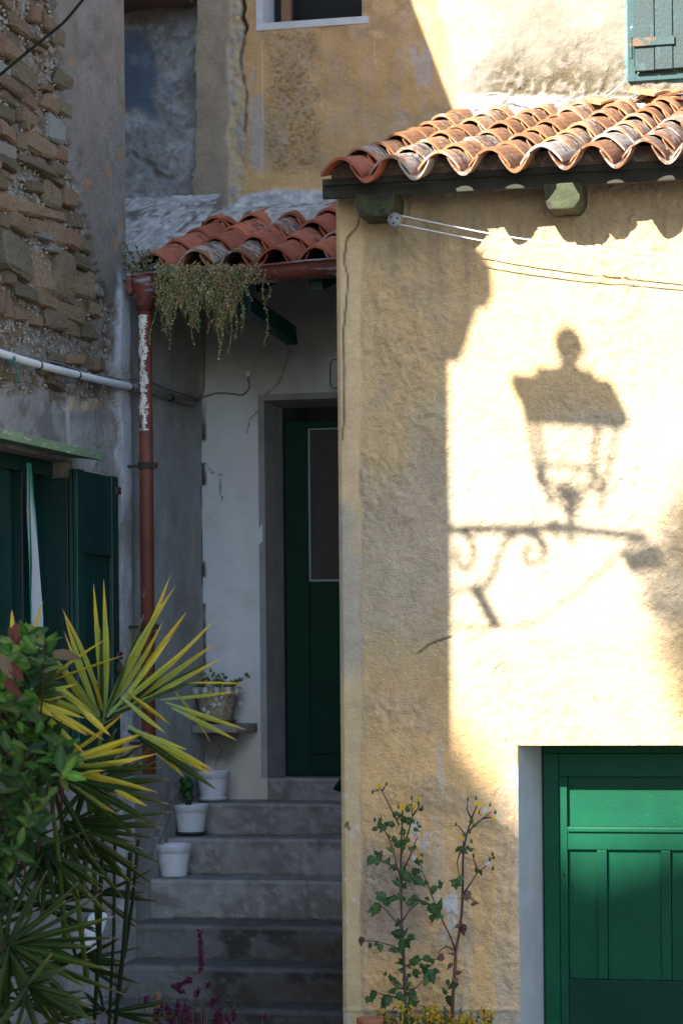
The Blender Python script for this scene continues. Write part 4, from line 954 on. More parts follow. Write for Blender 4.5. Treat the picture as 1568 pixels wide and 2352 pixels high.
for q in fb_: st_.tube([q, ((q[0]+LC.x)/2, (q[1]+LC.y)/2, zb_l-.03), (LC.x, LC.y, zb_l-.09)], .006, 6)
st_.build('cradle', M_lamp, lamp, True)
bx0 = XL-.0; yb_ = LC.y
bp = [back(1040, 1218), back(1200, 1215), back(1300, 1213), back(1400, 1226), back(1480, 1237)]
bp[0].x = bx0
for p in bp: p.y = yb_
MB().tube(bp, .0185, 8).build('bracket_arm', M_lamp, lamp, True)
cl_ = MB(); p = back(1275, 1213); cl_.box(p.x-.03, p.x+.03, yb_-.022, yb_+.022, p.z-.02, p.z+.02); p = back(1465, 1236); cl_.box(p.x-.03, p.x+.01, yb_-.018, yb_+.018, p.z-.018, p.z+.018); cl_.build('collar', M_lamp, lamp)
def scroll(pts, r=.0125):
    o = [back(u, v) for u, v in pts]
    for p in o: p.y = yb_
    MB().tube(o, r, 6).build('scroll', M_lamp, lamp, True)
scroll([(1250-0+40*math.cos(a)*(1-t)-30, 1270+42*math.sin(a)*(1-t)) for t, a in [(i/22*.8, -1.4+i/22*6.6) for i in range(23)]])
scroll([(1190, 1228), (1165, 1238), (1150, 1262), (1142, 1290), (1130, 1325), (1110, 1350), (1085, 1358), (1060, 1352), (1045, 1366)])
scroll([(1062+30*math.cos(a)*(1-t)+2, 1275+46*math.sin(a)*(1-t)) for t, a in [(i/22*.6, -1.5+i/22*5.5) for i in range(23)]])
scroll([(1200, 1226), (1225, 1232), (1240, 1248), (1252, 1268)])
p = back(1043, 1290); MB().box(XL-.01, XL+.012, yb_-.02, yb_+.02, p.z-.2, p.z+.26).build('wall_plate', M_lamp, lamp)
# floodlight at the end of the bracket and a second one lower down
def fixture(u0, v0, u1, v1, r, label):
    a = back(u0, v0); b = back(u1, v1); a.y = b.y = yb_
    o = MB().tube([a, a*.9+b*.1, a*.1+b*.9, b], [r*.9, r, r, r*.9], 4).build('floodlight', M_lamp); tag(o, label, 'floodlight'); return o
fixture(1438, 1296, 1515, 1272, .040, 'short boxy floodlight under the outer end of the lamp bracket')
fixture(1092, 1352, 1138, 1436, .036, 'small spotlight pointing down beneath the lamp bracket')
cable('lamp_cable', [Vector((XL, yb_, back(1130, 1440).z)), Vector((back(1140, 1442).x, yb_, back(1140, 1442).z)), Vector((back(1230, 1425).x, yb_, back(1230, 1425).z)), Vector((back(1340, 1350).x, yb_, back(1340, 1350).z)),
      Vector((back(1430, 1265).x, yb_, back(1430, 1265).z)), Vector((back(1465, 1240).x, yb_, back(1465, 1240).z))], .007, M_black, 'cable drooping from the lamp bracket tip back to the wall', 'cable')

# ---------------------------------------------------------------- house and tree across the lane (behind the viewer; they shade the foot of the wall)
KO = YW+9.0
def opp(xs, zs): return (xs-.5*KO, -9.0, zs+.7*KO)
op = [opp(-7.5, .1), opp(-2.40, -.08), opp(-2.26, -.42), opp(-2.15, -.72), opp(-2.02, -.78), opp(-1.5, -.60), opp(6, -.60)]
of = MB(); of.prism([(op[0][0], -9, GZ)]+op+[(op[-1][0], -9, GZ)], (0, -6, 0))
oh = of.build('opposite_house', gen_mat('opposite_render', (.45, .40, .33), .9, .2, 1, .3, 10))
tag(oh, 'tall pale rendered house across the lane behind the viewer', 'house')
kt = 12.0; tc_ = Vector((-.98-.5*kt, YW-kt, .16+.7*kt))
tree = empty('lane_tree', (tc_.x, tc_.y, GZ), 'slender leafy tree across the lane behind the viewer', 'tree')
MB().tube([(tc_.x+.2, tc_.y, GZ), (tc_.x+.1, tc_.y+.05, 3), (tc_.x+.1, tc_.y, 7.6), (tc_.x, tc_.y, 8.6)], [.12, .09, .05, .02], 8).build('trunk', gen_mat('bark', (.10, .08, .06), .9), tree, True)
cr = MB(); rr = random.Random(31)
for i in range(1500):
    d = Vector((rr.gauss(0, 1), rr.gauss(0, 1), rr.gauss(0, 1))).normalized()*rr.random()**.5
    p = tc_+Vector((d.x*.44, d.y*.44, d.z*.66)); s = rr.uniform(.03, .06); a = Vector((rr.uniform(-1, 1), rr.uniform(-1, 1), rr.uniform(-1, 1))).normalized(); b = a.orthogonal().normalized()
    cr.add([p-a*s, p+b*s*.5, p+a*s, p-b*s*.5], [(0, 1, 2, 3)], (.06, .10, .03))
M_leaf = leaf_mat('green_leaf')
cr.build('crown', M_leaf, tree)

# ---------------------------------------------------------------- pots on the steps
M_pot = gen_mat('white_pot_plastic', (.56, .60, .66), .45, .1, 4, .15, 30, wear=((.22, .20, .17), .66, 14, (1, 1, .6)))
M_soil = gen_mat('dark_soil', (.03, .022, .015), .95, .4, 20, .9, 60)
M_saucer_d = gen_mat('dark_plastic_saucer', (.03, .04, .04), .5)
def pot(u, yy_, ztop, r, h, saucer, label, cat='pot'):
    c = P(u, 1800, Y=yy_); z = ztop+.003
    e = empty('plant_pot', (c.x, yy_, z), label, cat, 'white pots standing on the steps')
    o = 0
    if saucer:
        MB().lathe((c.x, yy_, z), [(r*.70, 0), (r*.86, .012), (r*.88, .020), (r*.84, .020), (r*.70, .006)], 28).build('saucer', M_pot if saucer == 'w' else M_saucer_d, e, True); o = .010
    z += o
    w_ = MB().lathe((c.x, yy_, z), [(r*.70, 0), (r*.715, .004), (r*.90, h*.72), (r*.905, h*.735), (r*.965, h*.745), (r*.99, h*.97), (r, h), (r*.96, h), (r*.93, h*.90), (r*.90, h*.80)], 32)
    w_.build('pot_body', M_pot, e, True)
    MB().lathe((c.x, yy_, z+h*.70), [(r*.1, 0), (r*.895, 0), (r*.895, .01), (r*.4, .016)], 20).build('soil', M_soil, e)
    return e, Vector((c.x, yy_, z+h))
zt1, zt2_, zt3 = sts[0][1], sts[1][1], sts[2][1]
pot(489, 13.10, zt1, .092, .146, 'w', 'white plastic pot with white saucer on the top step beside the door sill')
_, pB = pot(438, 12.81, zt2_, .093, .150, 'd', 'white plastic pot with dark saucer holding a clipped green plant')
pot(398, 12.52, zt3, .093, .162, None, 'empty white plastic pot with muddy foot, lowest of the three on the steps')
# clipped little plant in the middle pot
M_dgreen = gen_mat('dark_curled_foliage', (.012, .055, .012), .5, .5, 25, .9, 40, dist=.01)
tp_ = empty('potted_topiary', pB, 'dark green curled plant like a small cone standing in the middle white pot', 'plant')
bl = MB()
for u, v, r in ((427, 1795, .030), (432, 1806, .030), (425, 1812, .026), (431, 1824, .026), (435, 1834, .022), (433, 1845, .016), (434, 1856, .012)):
    c = P(u, v, Y=12.82); bm = bmesh.new(); bmesh.ops.create_icosphere(bm, subdivisions=3, radius=r)
    for q in bm.verts: q.co *= 1+.28*(math.sin(q.co.x*260+u)*math.sin(q.co.z*230+v)+.5*math.sin(q.co.y*390))*.6
    bl.add([c+q.co for q in bm.verts], [[x.index for x in f.verts] for f in bm.faces]); bm.free()
bl.build('foliage', M_dgreen, tp_, True)
for du in (-2, 2):
    MB().tube([P(435+du, 1850, Y=12.82), Vector((pB.x+du*.002-.008, 12.82, pB.z-.04))], .0028, 6).build('stem', gen_mat('brown_stem', (.05, .05, .03)), tp_)
# pebbled planter with shells on the corner shelf
zs_t = P(500, 1662, Y=YD-.1).z
plc = P(498, 1640, Y=13.15); pe = empty('stone_planter', (plc.x, 13.15, zs_t), 'rough pebbledash planter rimmed with white shells on the corner shelf', 'planter')
M_peb = gen_mat('pebbledash', (.34, .29, .22), .95, .45, 30, 1.0, 55, wear=((.50, .46, .40), .60, 40), dist=.02)
MB().lathe((plc.x, 13.15, zs_t), [(.088, 0), (.104, .014), (.106, .020), (.095, .018)], 28).build('saucer', gen_mat('brown_saucer', (.08, .05, .04), .6), pe, True)
hp = .183; prf = [(.078, .008)]+[(.080+.038*i/14, .012+hp*i/14) for i in range(15)]+[(.104, hp+.01), (.098, hp-.02)]
pm = MB().lathe((plc.x, 13.15, zs_t), prf, 56)
nv = np.array(pm.v); nn = fbm(np.arctan2(nv[:, 1]-13.15, nv[:, 0]-plc.x)*7, nv[:, 2]*60, 3, 77)-.5
pm.v = [(plc.x+(x-plc.x)*(1+.09*k), 13.15+(y-13.15)*(1+.09*k), z) for (x, y, z), k in zip(nv.tolist(), nn)]
pm.build('planter_body', M_peb, pe, True)
MB().lathe((plc.x, 13.15, zs_t+hp-.03), [(.01, 0), (.103, 0), (.10, .012), (.02, .02)], 20).build('soil', M_soil, pe)
M_shell = gen_mat('grey_white_shell', (.46, .47, .48), .5, .2, 20, .4, 60)
def blob(c, r, sc):
    bm = bmesh.new(); bmesh.ops.create_icosphere(bm, subdivisions=2, radius=r)
    m = MB(); m.add([Vector(c)+Vector((q.co.x*sc[0], q.co.y*sc[1], q.co.z*sc[2])) for q in bm.verts], [[x.index for x in f.verts] for f in bm.faces]); bm.free(); return m
for i in range(12):
    a = i*math.tau/12+.3; blob((plc.x+math.cos(a)*.122, 13.15+math.sin(a)*.122, zs_t+hp-.012), .019, (.8 if abs(math.sin(a)) > .5 else .6, .8, 1.25)).build('shell', M_shell, pe, True)
for u, v in ((495, 1604), (506, 1602), (491, 1621), (502, 1619), (467, 1631), (477, 1638), (541, 1618), (456, 1592), (545, 1590)):
    p = P(u, v, Y=13.045); d = (p.x-plc.x); p.y = 13.15-math.sqrt(max(.0004, .104**2-d*d))+.004; blob(p, .014, (.9, .6, 1.0)).build('shell', M_shell, pe, True)

# ---------------------------------------------------------------- leaves and small plants
def leafquad(mb, p, d, nrm, L, W, col):
    d = d.normalized(); s = d.cross(nrm).normalized()*W; n = nrm.normalized()
    mb.add([p, p+d*L*.28+s*.8-n*W*.2, p+d*L*.62+s*.75-n*W*.2, p+d*L, p+d*L*.62-s*.75-n*W*.2, p+d*L*.28-s*.8-n*W*.2, p+d*L*.45+n*W*.05], [(0, 1, 6), (1, 2, 6), (2, 3, 6), (3, 4, 6), (4, 5, 6), (5, 0, 6)], col)
def rdir(rr): return Vector((rr.gauss(0, 1), rr.gauss(0, 1), rr.gauss(0, 1))).normalized()
CAMD = Vector((0, -1, 0))
def sprigs(name, base, tips, L, W, cols, label, seed, dens=1.0, cat='plant', stemc=(.10, .09, .04)):
    rr = random.Random(seed); e = empty(name, base[0], label, cat); sm = MB(); lm = MB()
    for b, t in zip(base, tips):
        b = Vector(b); t = Vector(t); mid = (b+t)/2+rdir(rr)*.02; pts = [b, mid, t]
        sm.tube(pts, [.003, .002, .001], 4, stemc)
        n = max(4, int((t-b).length/.012*dens))
        for i in range(n):
            q = rr.random()**.8; p = b*(1-q)**2+mid*2*q*(1-q)+t*q*q
            leafquad(lm, p, rdir(rr)+Vector((0, 0, .2)), (CAMD+rdir(rr)*.8).normalized(), L*rr.uniform(.6, 1.2), W*rr.uniform(.7, 1.2), rr.choice(cols))
    sm.build('stem', M_leaf, e); lm.build('foliage', M_leaf, e); return e
G1 = [(.05, .14, .03), (.08, .19, .04), (.04, .10, .03), (.14, .20, .06)]
b0 = Vector((plc.x, 13.15, zs_t+hp-.02)); rr = random.Random(2)
tips = [P(u, v, Y=13.12) for u, v in [(462, 1550), (472, 1545), (485, 1538), (478, 1560), (500, 1550), (508, 1545), (518, 1555), (530, 1562), (548, 1570), (445, 1572), (490, 1550), (512, 1560), (580, 1546), (560, 1556), (465, 1565)]]
sprigs('shelf_plant', [b0+Vector((rr.uniform(-.08, .08), rr.uniform(-.05, .05), 0)) for _ in tips], tips, .022, .008, G1, 'small leafy green plant growing in the shell rimmed planter', 3)
G2 = [(.05, .11, .04), (.09, .17, .06), (.16, .20, .10), (.22, .14, .05), (.30, .28, .18)]
rr = random.Random(6); b1 = [P(rr.uniform(318, 352), 650, Y=12.0) for _ in range(26)]
tips = [P(u, v, Y=12.0+rr.uniform(-.08, .08)) for u, v in [(255, 582), (262, 600), (275, 575), (290, 562), (300, 580), (312, 565), (325, 578), (340, 572), (352, 585), (366, 590), (290, 605), (270, 625), (238, 650), (250, 642), (262, 640), (310, 600), (330, 600), (345, 610), (360, 605), (282, 550), (300, 620), (320, 625), (320, 660), (305, 650), (280, 590), (335, 590)]]
sprigs('gutter_weed', b1, tips, .018, .008, G2, 'bushy green weed with tiny pale flowers rooted at the left gutter end', 9, 1.1)
# dry trailing plant hanging from the gutter
tr = MB(); rr = random.Random(77)
def strand(u, v1, v0=None):
    v0 = v0 or rr.uniform(608, 628); y = 11.915+rr.uniform(-.05, .03)
    a = P(u, v0, Y=y+.03); b = P(u+rr.uniform(-10, 10), v1, Y=y); L = (a-b).length; n = int(L/.0075); x = rr.uniform(0, 6)
    base = rr.choice([(.42, .38, .18), (.52, .46, .26), (.28, .30, .12), (.36, .24, .11), (.18, .26, .10)])
    pts = []
    for i in range(n+1):
        t = i/n; p = a*(1-t)+b*t+Vector((math.sin(t*7+x)*.012, math.cos(t*5+x)*.01, 0)); pts.append(p)
        for k in range(2): leafquad(tr, p, rdir(rr)+Vector((0, 0, -.3)), rdir(rr), rr.uniform(.007, .013), rr.uniform(.003, .005), tuple(c*rr.uniform(.7, 1.3) for c in base))
    tr.tube(pts[::3]+[pts[-1]], .0012, 3, (.2, .15, .08))
prof_s = [(362, 730), (380, 720), (395, 760), (420, 700), (445, 760), (470, 720), (500, 770), (525, 760), (545, 700), (560, 680)]
for i in range(210):
    u = rr.uniform(362, 560); bot = float(np.interp(u, [p[0] for p in prof_s], [p[1] for p in prof_s])); strand(u, rr.uniform(665, bot))
for u, v in ((360, 792), (362, 760), (392, 802), (396, 770), (445, 792), (450, 760), (476, 765), (503, 827), (507, 800), (524, 812), (530, 780), (500, 790), (556, 765), (546, 745), (564, 690), (610, 792), (612, 690), (617, 650), (600, 628), (588, 640), (575, 650), (630, 620)): strand(u, v)
for i in range(60): strand(rr.uniform(362, 600), rr.uniform(625, 660), rr.uniform(602, 612))
tag(tr.build('trailing_plant', M_leaf), 'dry yellowish trailing plant spilling over the porch gutter', 'plant')

# ---------------------------------------------------------------- flowering weeds against the ochre wall
def weed_leaf(seed):
    rr = random.Random(seed); m = MB(); n = 9; c = (.018, .075, .014)
    L = []; R = []
    for i in range(n+1):
        t = i/n; w = .40*math.sin(min(1, t*1.15+.12)*math.pi*.93)**.8*(1.15-.5*t)+(.06 if i % 2 else -.05)
        if t > .85: w *= .5
        z = -.25*t*t+rr.uniform(-.03, .03); L.append((-w, t, z-.10*w)); R.append((w, t, z-.12*w))
    L[0] = R[0] = (0, 0, 0); L[-1] = R[-1] = (0, 1, -.28)
    M_ = [(0, i/n, -.25*(i/n)**2+.02) for i in range(n+1)]
    vs = L+M_+R; fs = []
    for i in range(n): fs += [(i, i+n+1, i+n+2, i+1), (i+n+1, i+2*n+2, i+2*n+3, i+n+2)]
    cols = [c if rr.random() < .7 else (.035, .10, .02) for _ in vs]
    for i in range(n+1): cols[n+1+i] = (.07, .13, .05)
    m.add(vs, fs, cols); return m.mesh('leaf')
wl_ = [weed_leaf(i) for i in range(4)]
for me in wl_: me.materials.append(M_leaf)
redleaf = weed_leaf(9); redleaf.materials.append(gen_mat('reddish_leaf', (.10, .045, .03), .5, .4, 20))
def orient(d, n):
    d = d.normalized(); n = (n-d*n.dot(d)).normalized(); x = d.cross(n)
    return Matrix((x, d, n)).transposed()
def place(name, me, parent, p, d, n, L, W=None):
    o = bpy.data.objects.new(name, me); COL.objects.link(o); o.parent = parent
    M = Matrix.Translation(Vector(p)-wbase(parent)) @ orient(d, n).to_4x4() @ Matrix.Diagonal(((W or L), L, L, 1))
    o.matrix_basis = M; return o
def wbase(e):
    v = Vector((0, 0, 0))
    while e is not None: v = v+e.matrix_basis.translation; e = e.parent
    return v
M_yel = leaf_mat('yellow_petal', .6, .4, .1)
M_stemp = gen_mat('purple_green_stem', (.07, .035, .03), .5, .3, 12)
M_fluff = gen_mat('white_seed_fluff', (.55, .56, .55), .9)
def Wd(z, y): return P(z[0]*.524+746.4, z[1]*.524+1665, Y=y)
def weed(name, label, yy, stems, leaves, flowers, fluffs, buds, seed):
    rr = random.Random(seed); root = Wd(stems[0][0], yy); root.z = GZ
    e = empty(name, (root.x, root.y, GZ+.45), label, 'weed', 'flowering weeds against the ochre wall')
    for i, s in enumerate(stems):
        pts = [Wd(p, yy-.02*math.sin(k+i)) for k, p in enumerate(s)]
        if i == 0: pts = [Vector((pts[0].x, yy, GZ+.44))]+pts
        r = .0085 if i == 0 else .0042
        MB().tube(pts, [r*(1-.6*k/(len(pts)-1)) for k in range(len(pts))], 7).build('stem', M_stemp, e, True)
    more = [(x+rr.uniform(-22, 22), y+rr.uniform(-18, 18), L*.62, ang+rr.uniform(-70, 70)) for (x, y, L, ang) in leaves if L > 30 and rr.random() < .95]
    for (x, y, L, ang) in leaves+more:
        red = L < 0; L = abs(L)
        p = Wd((x, y), yy-rr.uniform(0, .05)); d = Vector((math.cos(rad(ang)), -rr.uniform(.1, .7), math.sin(rad(ang))))
        n = Vector((rr.uniform(-.9, .9), -1, rr.uniform(-.2, 1.2))); Lm = L*.524/540
        place('leaf', redleaf if red else rr.choice(wl_), e, p-d.normalized()*Lm*.5, d, n, Lm, Lm*rr.uniform(.6, 1.05))
    for (x, y, s) in flowers:
        m = MB(); c = Wd((x, y), yy-.03); n = Vector((rr.uniform(-.3, .3), -1, rr.uniform(.1, .5))).normalized(); R_ = orient(Vector((0, 0, 1)), n)
        for layer, (ln_g, k) in enumerate(((s, 18), (s*.65, 14), (s*.35, 8))):
            for j in range(k):
                a = j*math.tau/k+layer*.2; d = R_ @ Vector((math.cos(a), math.sin(a), .15+.25*layer)); leafquad(m, c+n*.002*layer, d, n, ln_g*.524/540, .0022, (.72, .55, .03) if layer < 2 else (.75, .42, .02))
        tag(m.build('flower', M_yel, e), kind='stuff')
    for (x, y, s) in fluffs:
        m = MB(); c = Wd((x, y), yy-.02)
        for j in range(46):
            d = rdir(rr)*s*.524/540; m.tube([c, c+d], [.0004, .0009], 3)
        m.add(*blobv(c, s*.524/540*.45)); m.build('seed_head', M_fluff, e)
    for (x, y) in buds:
        c = Wd((x, y), yy-.02); m = MB(); m.tube([c-Vector((0, 0, .008)), c, c+Vector((rr.uniform(-.003, .003), 0, .010))], [.005, .006, .002], 6, (.08, .13, .04)); m.build('bud', M_leaf, e, True)
    return e
def blobv(c, r):
    bm = bmesh.new(); bmesh.ops.create_icosphere(bm, subdivisions=1, radius=r); o = ([c+q.co for q in bm.verts], [[x.index for x in f.verts] for f in bm.faces]); bm.free(); return o
weed('flowering_weed', 'tall leafy weed with a bright yellow flower, left of the two against the wall', 10.92,
     [[(352, 1300), (350, 1180), (345, 1020), (338, 900), (333, 760), (332, 600), (335, 480), (340, 370)],
      [(338, 700), (310, 600), (290, 520), (255, 450), (240, 420)], [(325, 440), (295, 380), (250, 290), (235, 268)], [(250, 290), (268, 258)], [(235, 285), (210, 292)],
      [(335, 560), (365, 470), (382, 400), (380, 330)], [(336, 650), (370, 580), (400, 500), (415, 490)], [(382, 400), (410, 360), (405, 330)],
      [(340, 900), (300, 850), (255, 800), (215, 790)], [(340, 860), (370, 810), (420, 770), (470, 790)], [(345, 1000), (300, 970), (230, 950), (160, 945)],
      [(350, 1160), (300, 1140), (275, 1100)], [(352, 1200), (290, 1190), (205, 1170)], [(350, 1060), (400, 1035), (460, 1020)], [(352, 1180), (400, 1150), (450, 1100)],
      [(333, 640), (280, 610), (220, 590)], [(335, 430), (350, 520), (330, 590)]],
     [(222, 815, 78, 250), (240, 745, 60, 140), (290, 760, 62, 200), (265, 770, 55, 120), (330, 750, 40, 110), (345, 700, 45, 60), (365, 670, 60, 300), (412, 685, 80, 330), (395, 640, 50, 30), (340, 635, 50, 80),
      (310, 915, 60, 170), (330, 975, 82, 260), (372, 935, 66, 20), (350, 900, 55, 60), (355, 960, 60, 330), (290, 985, 40, 180), (240, 980, 45, 270), (198, 970, 30, 270), (155, 950, -48, 260), (325, 1040, 50, 170),
      (400, 1030, 60, 20), (450, 1025, 60, 340), (380, 1045, 45, 300), (450, 1110, 90, 250), (440, 1060, 60, 40), (470, 1085, 60, 60), (262, 1215, 84, 250), (205, 1190, 66, 255), (285, 1105, 42, 110), (320, 1130, 55, 340), (290, 1165, 45, 180),
      (360, 1140, 50, 30), (385, 1185, 60, 330), (320, 1190, 50, 200), (390, 1220, 60, 40), (345, 1240, 60, 190), (400, 1085, 50, 0), (195, 592, 58, 235), (240, 568, 50, 60), (220, 600, 40, 180), (295, 620, 50, 200), (270, 598, 35, 160),
      (285, 545, 45, 150), (320, 520, 45, 60), (345, 515, 50, 20), (300, 500, 40, 100), (235, 430, 55, 100), (250, 455, 45, 250), (280, 432, 50, 170), (215, 455, 32, 190), (320, 400, 55, 60), (345, 410, 50, 110), (370, 420, 45, 10), (335, 470, 40, 200),
      (400, 460, 36, 340), (380, 545, 38, 330), (405, 585, 40, 10), (405, 600, 45, 300), (360, 365, 40, 100), (310, 385, 34, 150), (420, 370, 30, 10), (385, 770, 60, 20), (400, 762, 55, 340), (440, 780, 50, 350), (470, 810, 60, 300), (500, 780, 60, 80), (490, 840, 45, 250),
      (320, 860, 40, 120), (480, 715, 50, 30), (505, 700, 40, 60), (310, 690, 50, 150), (350, 1110, 45, 90), (330, 1075, 40, 150)],
     [(341, 360, 20), (404, 325, 14), (390, 357, 12), (235, 265, 13), (414, 492, 10), (415, 585, 11)], [(390, 582, 13)], [(268, 258), (208, 293), (380, 318), (322, 360), (410, 345), (405, 430), (245, 412), (218, 415), (425, 360)], 4)
weed('flowering_weed', 'thinner reddish weed with white seed heads, right of the two against the wall', 10.96,
     [[(556, 1300), (560, 1180), (570, 1040), (572, 990), (590, 900), (600, 800), (603, 700), (603, 600), (607, 540), (620, 480), (645, 400), (670, 340)],
      [(572, 990), (545, 920), (510, 850), (480, 780), (450, 700), (425, 640), (415, 600)], [(605, 740), (640, 690), (670, 640), (700, 625), (730, 580)], [(615, 520), (590, 560), (578, 600), (585, 660)],
      [(625, 470), (655, 440), (690, 410), (730, 380)], [(690, 410), (720, 405), (738, 412)], [(607, 540), (602, 500)], [(640, 410), (620, 370), (625, 330)], [(670, 640), (650, 590), (645, 565)], [(620, 490), (590, 450), (572, 435)],
      [(572, 990), (530, 970), (490, 1000)], [(600, 760), (640, 760), (670, 785)], [(590, 900), (605, 880), (610, 900)]],
     [(570, 685, 60, 150), (585, 695, 45, 330), (620, 750, -55, 280), (655, 780, -45, 20), (600, 900, -62, 270), (575, 880, -40, 200), (665, 640, 40, 330), (680, 650, 30, 280), (610, 555, 40, 330), (590, 545, 35, 200), (640, 545, 28, 20),
      (555, 1000, -50, 160), (500, 1020, -46, 200), (545, 1060, -42, 240), (585, 1085, -40, 20), (555, 1140, 60, 210), (520, 1165, 44, 120), (540, 1215, 62, 280), (575, 1120, -40, 320), (560, 700, 30, 220), (640, 420, 30, 60), (655, 440, 26, 10),
      (610, 480, 26, 150), (480, 830, 60, 210), (470, 850, 40, 280), (495, 790, 44, 80), (440, 690, 30, 120), (672, 380, 26, 80), (635, 470, 22, 30)],
     [(603, 495, 12), (668, 345, 12), (737, 412, 11), (672, 380, 11), (680, 350, 10)], [(715, 606, 17), (700, 372, 15)], [(625, 325), (660, 320), (572, 435), (575, 550), (733, 565), (738, 580), (720, 590), (735, 628), (722, 350), (745, 382), (650, 572), (640, 510)], 8)
# low yellow flowering clump and its clay pot at the foot of the wall
rr = random.Random(15)
bed = MB().box(XC+.02, jx-.02, 10.42, YW-.03, GZ, GZ+.42).build('stone_trough', gen_mat('trough_stone', (.25, .22, .19), .95, .3, 6, .6, 30)); tag(bed, 'long grey stone trough at the foot of the ochre wall under the weeds', 'trough')
MB().box(XC+.06, jx-.06, 10.46, YW-.07, GZ+.40, GZ+.44).build('soil', M_soil, bed)
ec = empty('yellow_stonecrop', P(985, 2340, Y=10.8), 'low clump of small yellow flowers at the foot of the tall weeds', 'plant'); ec.location.z = GZ+.44
sm, lm, fm = MB(), MB(), MB()
for i in range(130):
    u = rr.uniform(862, 1130); y = rr.uniform(10.62, 10.95); top = P(u, rr.uniform(2312, 2372)+(10 if u < 900 else 0), Y=y); b = Vector((top.x+rr.uniform(-.04, .04), y, GZ+.44))
    sm.tube([b, top], .0018, 3, (.10, .13, .05))
    for k in range(16): q = rr.uniform(.35, 1); leafquad(lm, b*(1-q)+top*q, rdir(rr)+Vector((0, 0, .3)), rdir(rr)+CAMD*.7, rr.uniform(.012, .024), .005, rr.choice([(.06, .13, .03), (.10, .18, .04), (.16, .20, .05)]))
    if rr.random() < .5:
        for k in range(12): leafquad(fm, top+rdir(rr)*.018, rdir(rr), CAMD+rdir(rr)*.4, .015, .006, rr.choice([(.55, .36, .02), (.48, .40, .04), (.60, .25, .02)]))
sm.build('stem', M_leaf, ec); lm.build('foliage', M_leaf, ec); tag(fm.build('flowers', M_yel, ec), kind='stuff')
tz = P(850, 2340, Y=10.66); M_terra = gen_mat('terracotta', (.30, .11, .06), .85, .2, 8, .3, 40)
tpn = empty('clay_pot', (tz.x, 10.66, GZ), 'terracotta pot just showing its rim at the bottom edge left of the weeds', 'pot')
tpt = tz.z+.004
hh = tpt-GZ-.44
MB().lathe((tz.x, 10.66, GZ+.44), [(.036, 0), (.045, hh-.035), (.055, hh-.034), (.058, hh), (.05, hh), (.046, hh-.03)], 24).build('pot_body', M_terra, tpn, True)
MB().lathe((tz.x, 10.66, GZ+.44+hh-.02), [(.005, 0), (.046, 0), (.04, .006)], 14).build('soil', M_soil, tpn)
# dark green plastic thing behind the yellow corner; can and spout made up
wc = P(775, 1810, Y=13.0); wce = empty('green_plastic_thing', (wc.x+.18, 13.0, sts[0][1]), 'dark green plastic thing just showing behind the yellow corner beside the door sill', 'plastic thing')
MB().lathe((wc.x+.19, 13.02, sts[0][1]+.002), [(.07, 0), (.072, .11), (.05, .14), (.04, .14)], 20).build('can_body', M_green_door, wce, True)
MB().tube([(wc.x+.13, 13.01, sts[0][1]+.03), (wc.x+.05, 13.0, wc.z+.01), (wc.x+.018, 13.0, wc.z+.035), (wc.x-.004, 13.0, wc.z-.012)], [.014, .013, .016, .022], 10).build('spout', M_green_door, wce, True)
# ---------------------------------------------------------------- fan palm
def blade(seed, bend, fold, kind):
    """palm leaflet along +Y, length 1, folded along its middle"""
    rr = random.Random(seed); n = 12; vs = []; cs = []; fs = []
    for i in range(n+1):
        t = i/n; w = (.42+.58*min(1, t/.35))*(1-max(0, (t-.55)/.45)**1.6)
        if i == n: w = .03
        z = -bend*t*t; x0 = math.sin(t*3+seed)*.004
        if kind == 'sun':
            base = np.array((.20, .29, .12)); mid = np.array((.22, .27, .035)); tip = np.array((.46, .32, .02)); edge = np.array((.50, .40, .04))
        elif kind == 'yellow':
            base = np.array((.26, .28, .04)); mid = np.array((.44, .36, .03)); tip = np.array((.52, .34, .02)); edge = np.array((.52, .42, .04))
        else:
            base = np.array((.010, .026, .005)); mid = np.array((.018, .042, .005)); tip = np.array((.07, .07, .010)); edge = np.array((.03, .045, .006))  # greener leaflets, with shade at the palm's foot darkened into the colour
        c = base*(1-ss(0, .45, t))+mid*ss(0, .45, t); c = c*(1-ss(.6, .95, t))+tip*ss(.6, .95, t)
        if t > .93: c = np.array((.20, .09, .04)) if t < .99 else np.array((.35, .30, .26))
        ce = c*(1-.55)+edge*.55 if .2 < t < .93 else c
        for s_, (xx, zz_, cc) in enumerate(((-w, -fold*w, ce), (-w*.45, -fold*w*.45, c), (0, 0, c*1.25), (w*.45, -fold*w*.45, c*.85), (w, -fold*w, ce))):
            vs.append((xx+x0, t, zz_*.06*0+zz_*.055+z)); cs.append(tuple(float(k) for k in np.clip(cc, 0, 1)))
    vs = [(x*.055, y, z) for x, y, z in vs]
    for i in range(n):
        for k in range(4): a = i*5+k; fs.append((a, a+1, a+6, a+5))
    m = MB(); m.add(vs, fs, cs); me = m.mesh('leaflet'); me.materials.append(M_palm); me.polygons.foreach_set('use_smooth', [True]*len(me.polygons)); return me
M_palm = leaf_mat('palm_leaf', .42, .35, .25, .3, .2)
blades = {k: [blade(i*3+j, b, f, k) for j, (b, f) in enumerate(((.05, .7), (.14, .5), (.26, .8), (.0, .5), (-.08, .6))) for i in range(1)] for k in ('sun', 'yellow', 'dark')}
palm = empty('fan_palm', P(200, 2100, t=8.9), 'yellow green fan palm with split sword shaped leaflets in front of the steps', 'palm'); palm.location.z = GZ
rr = random.Random(21)
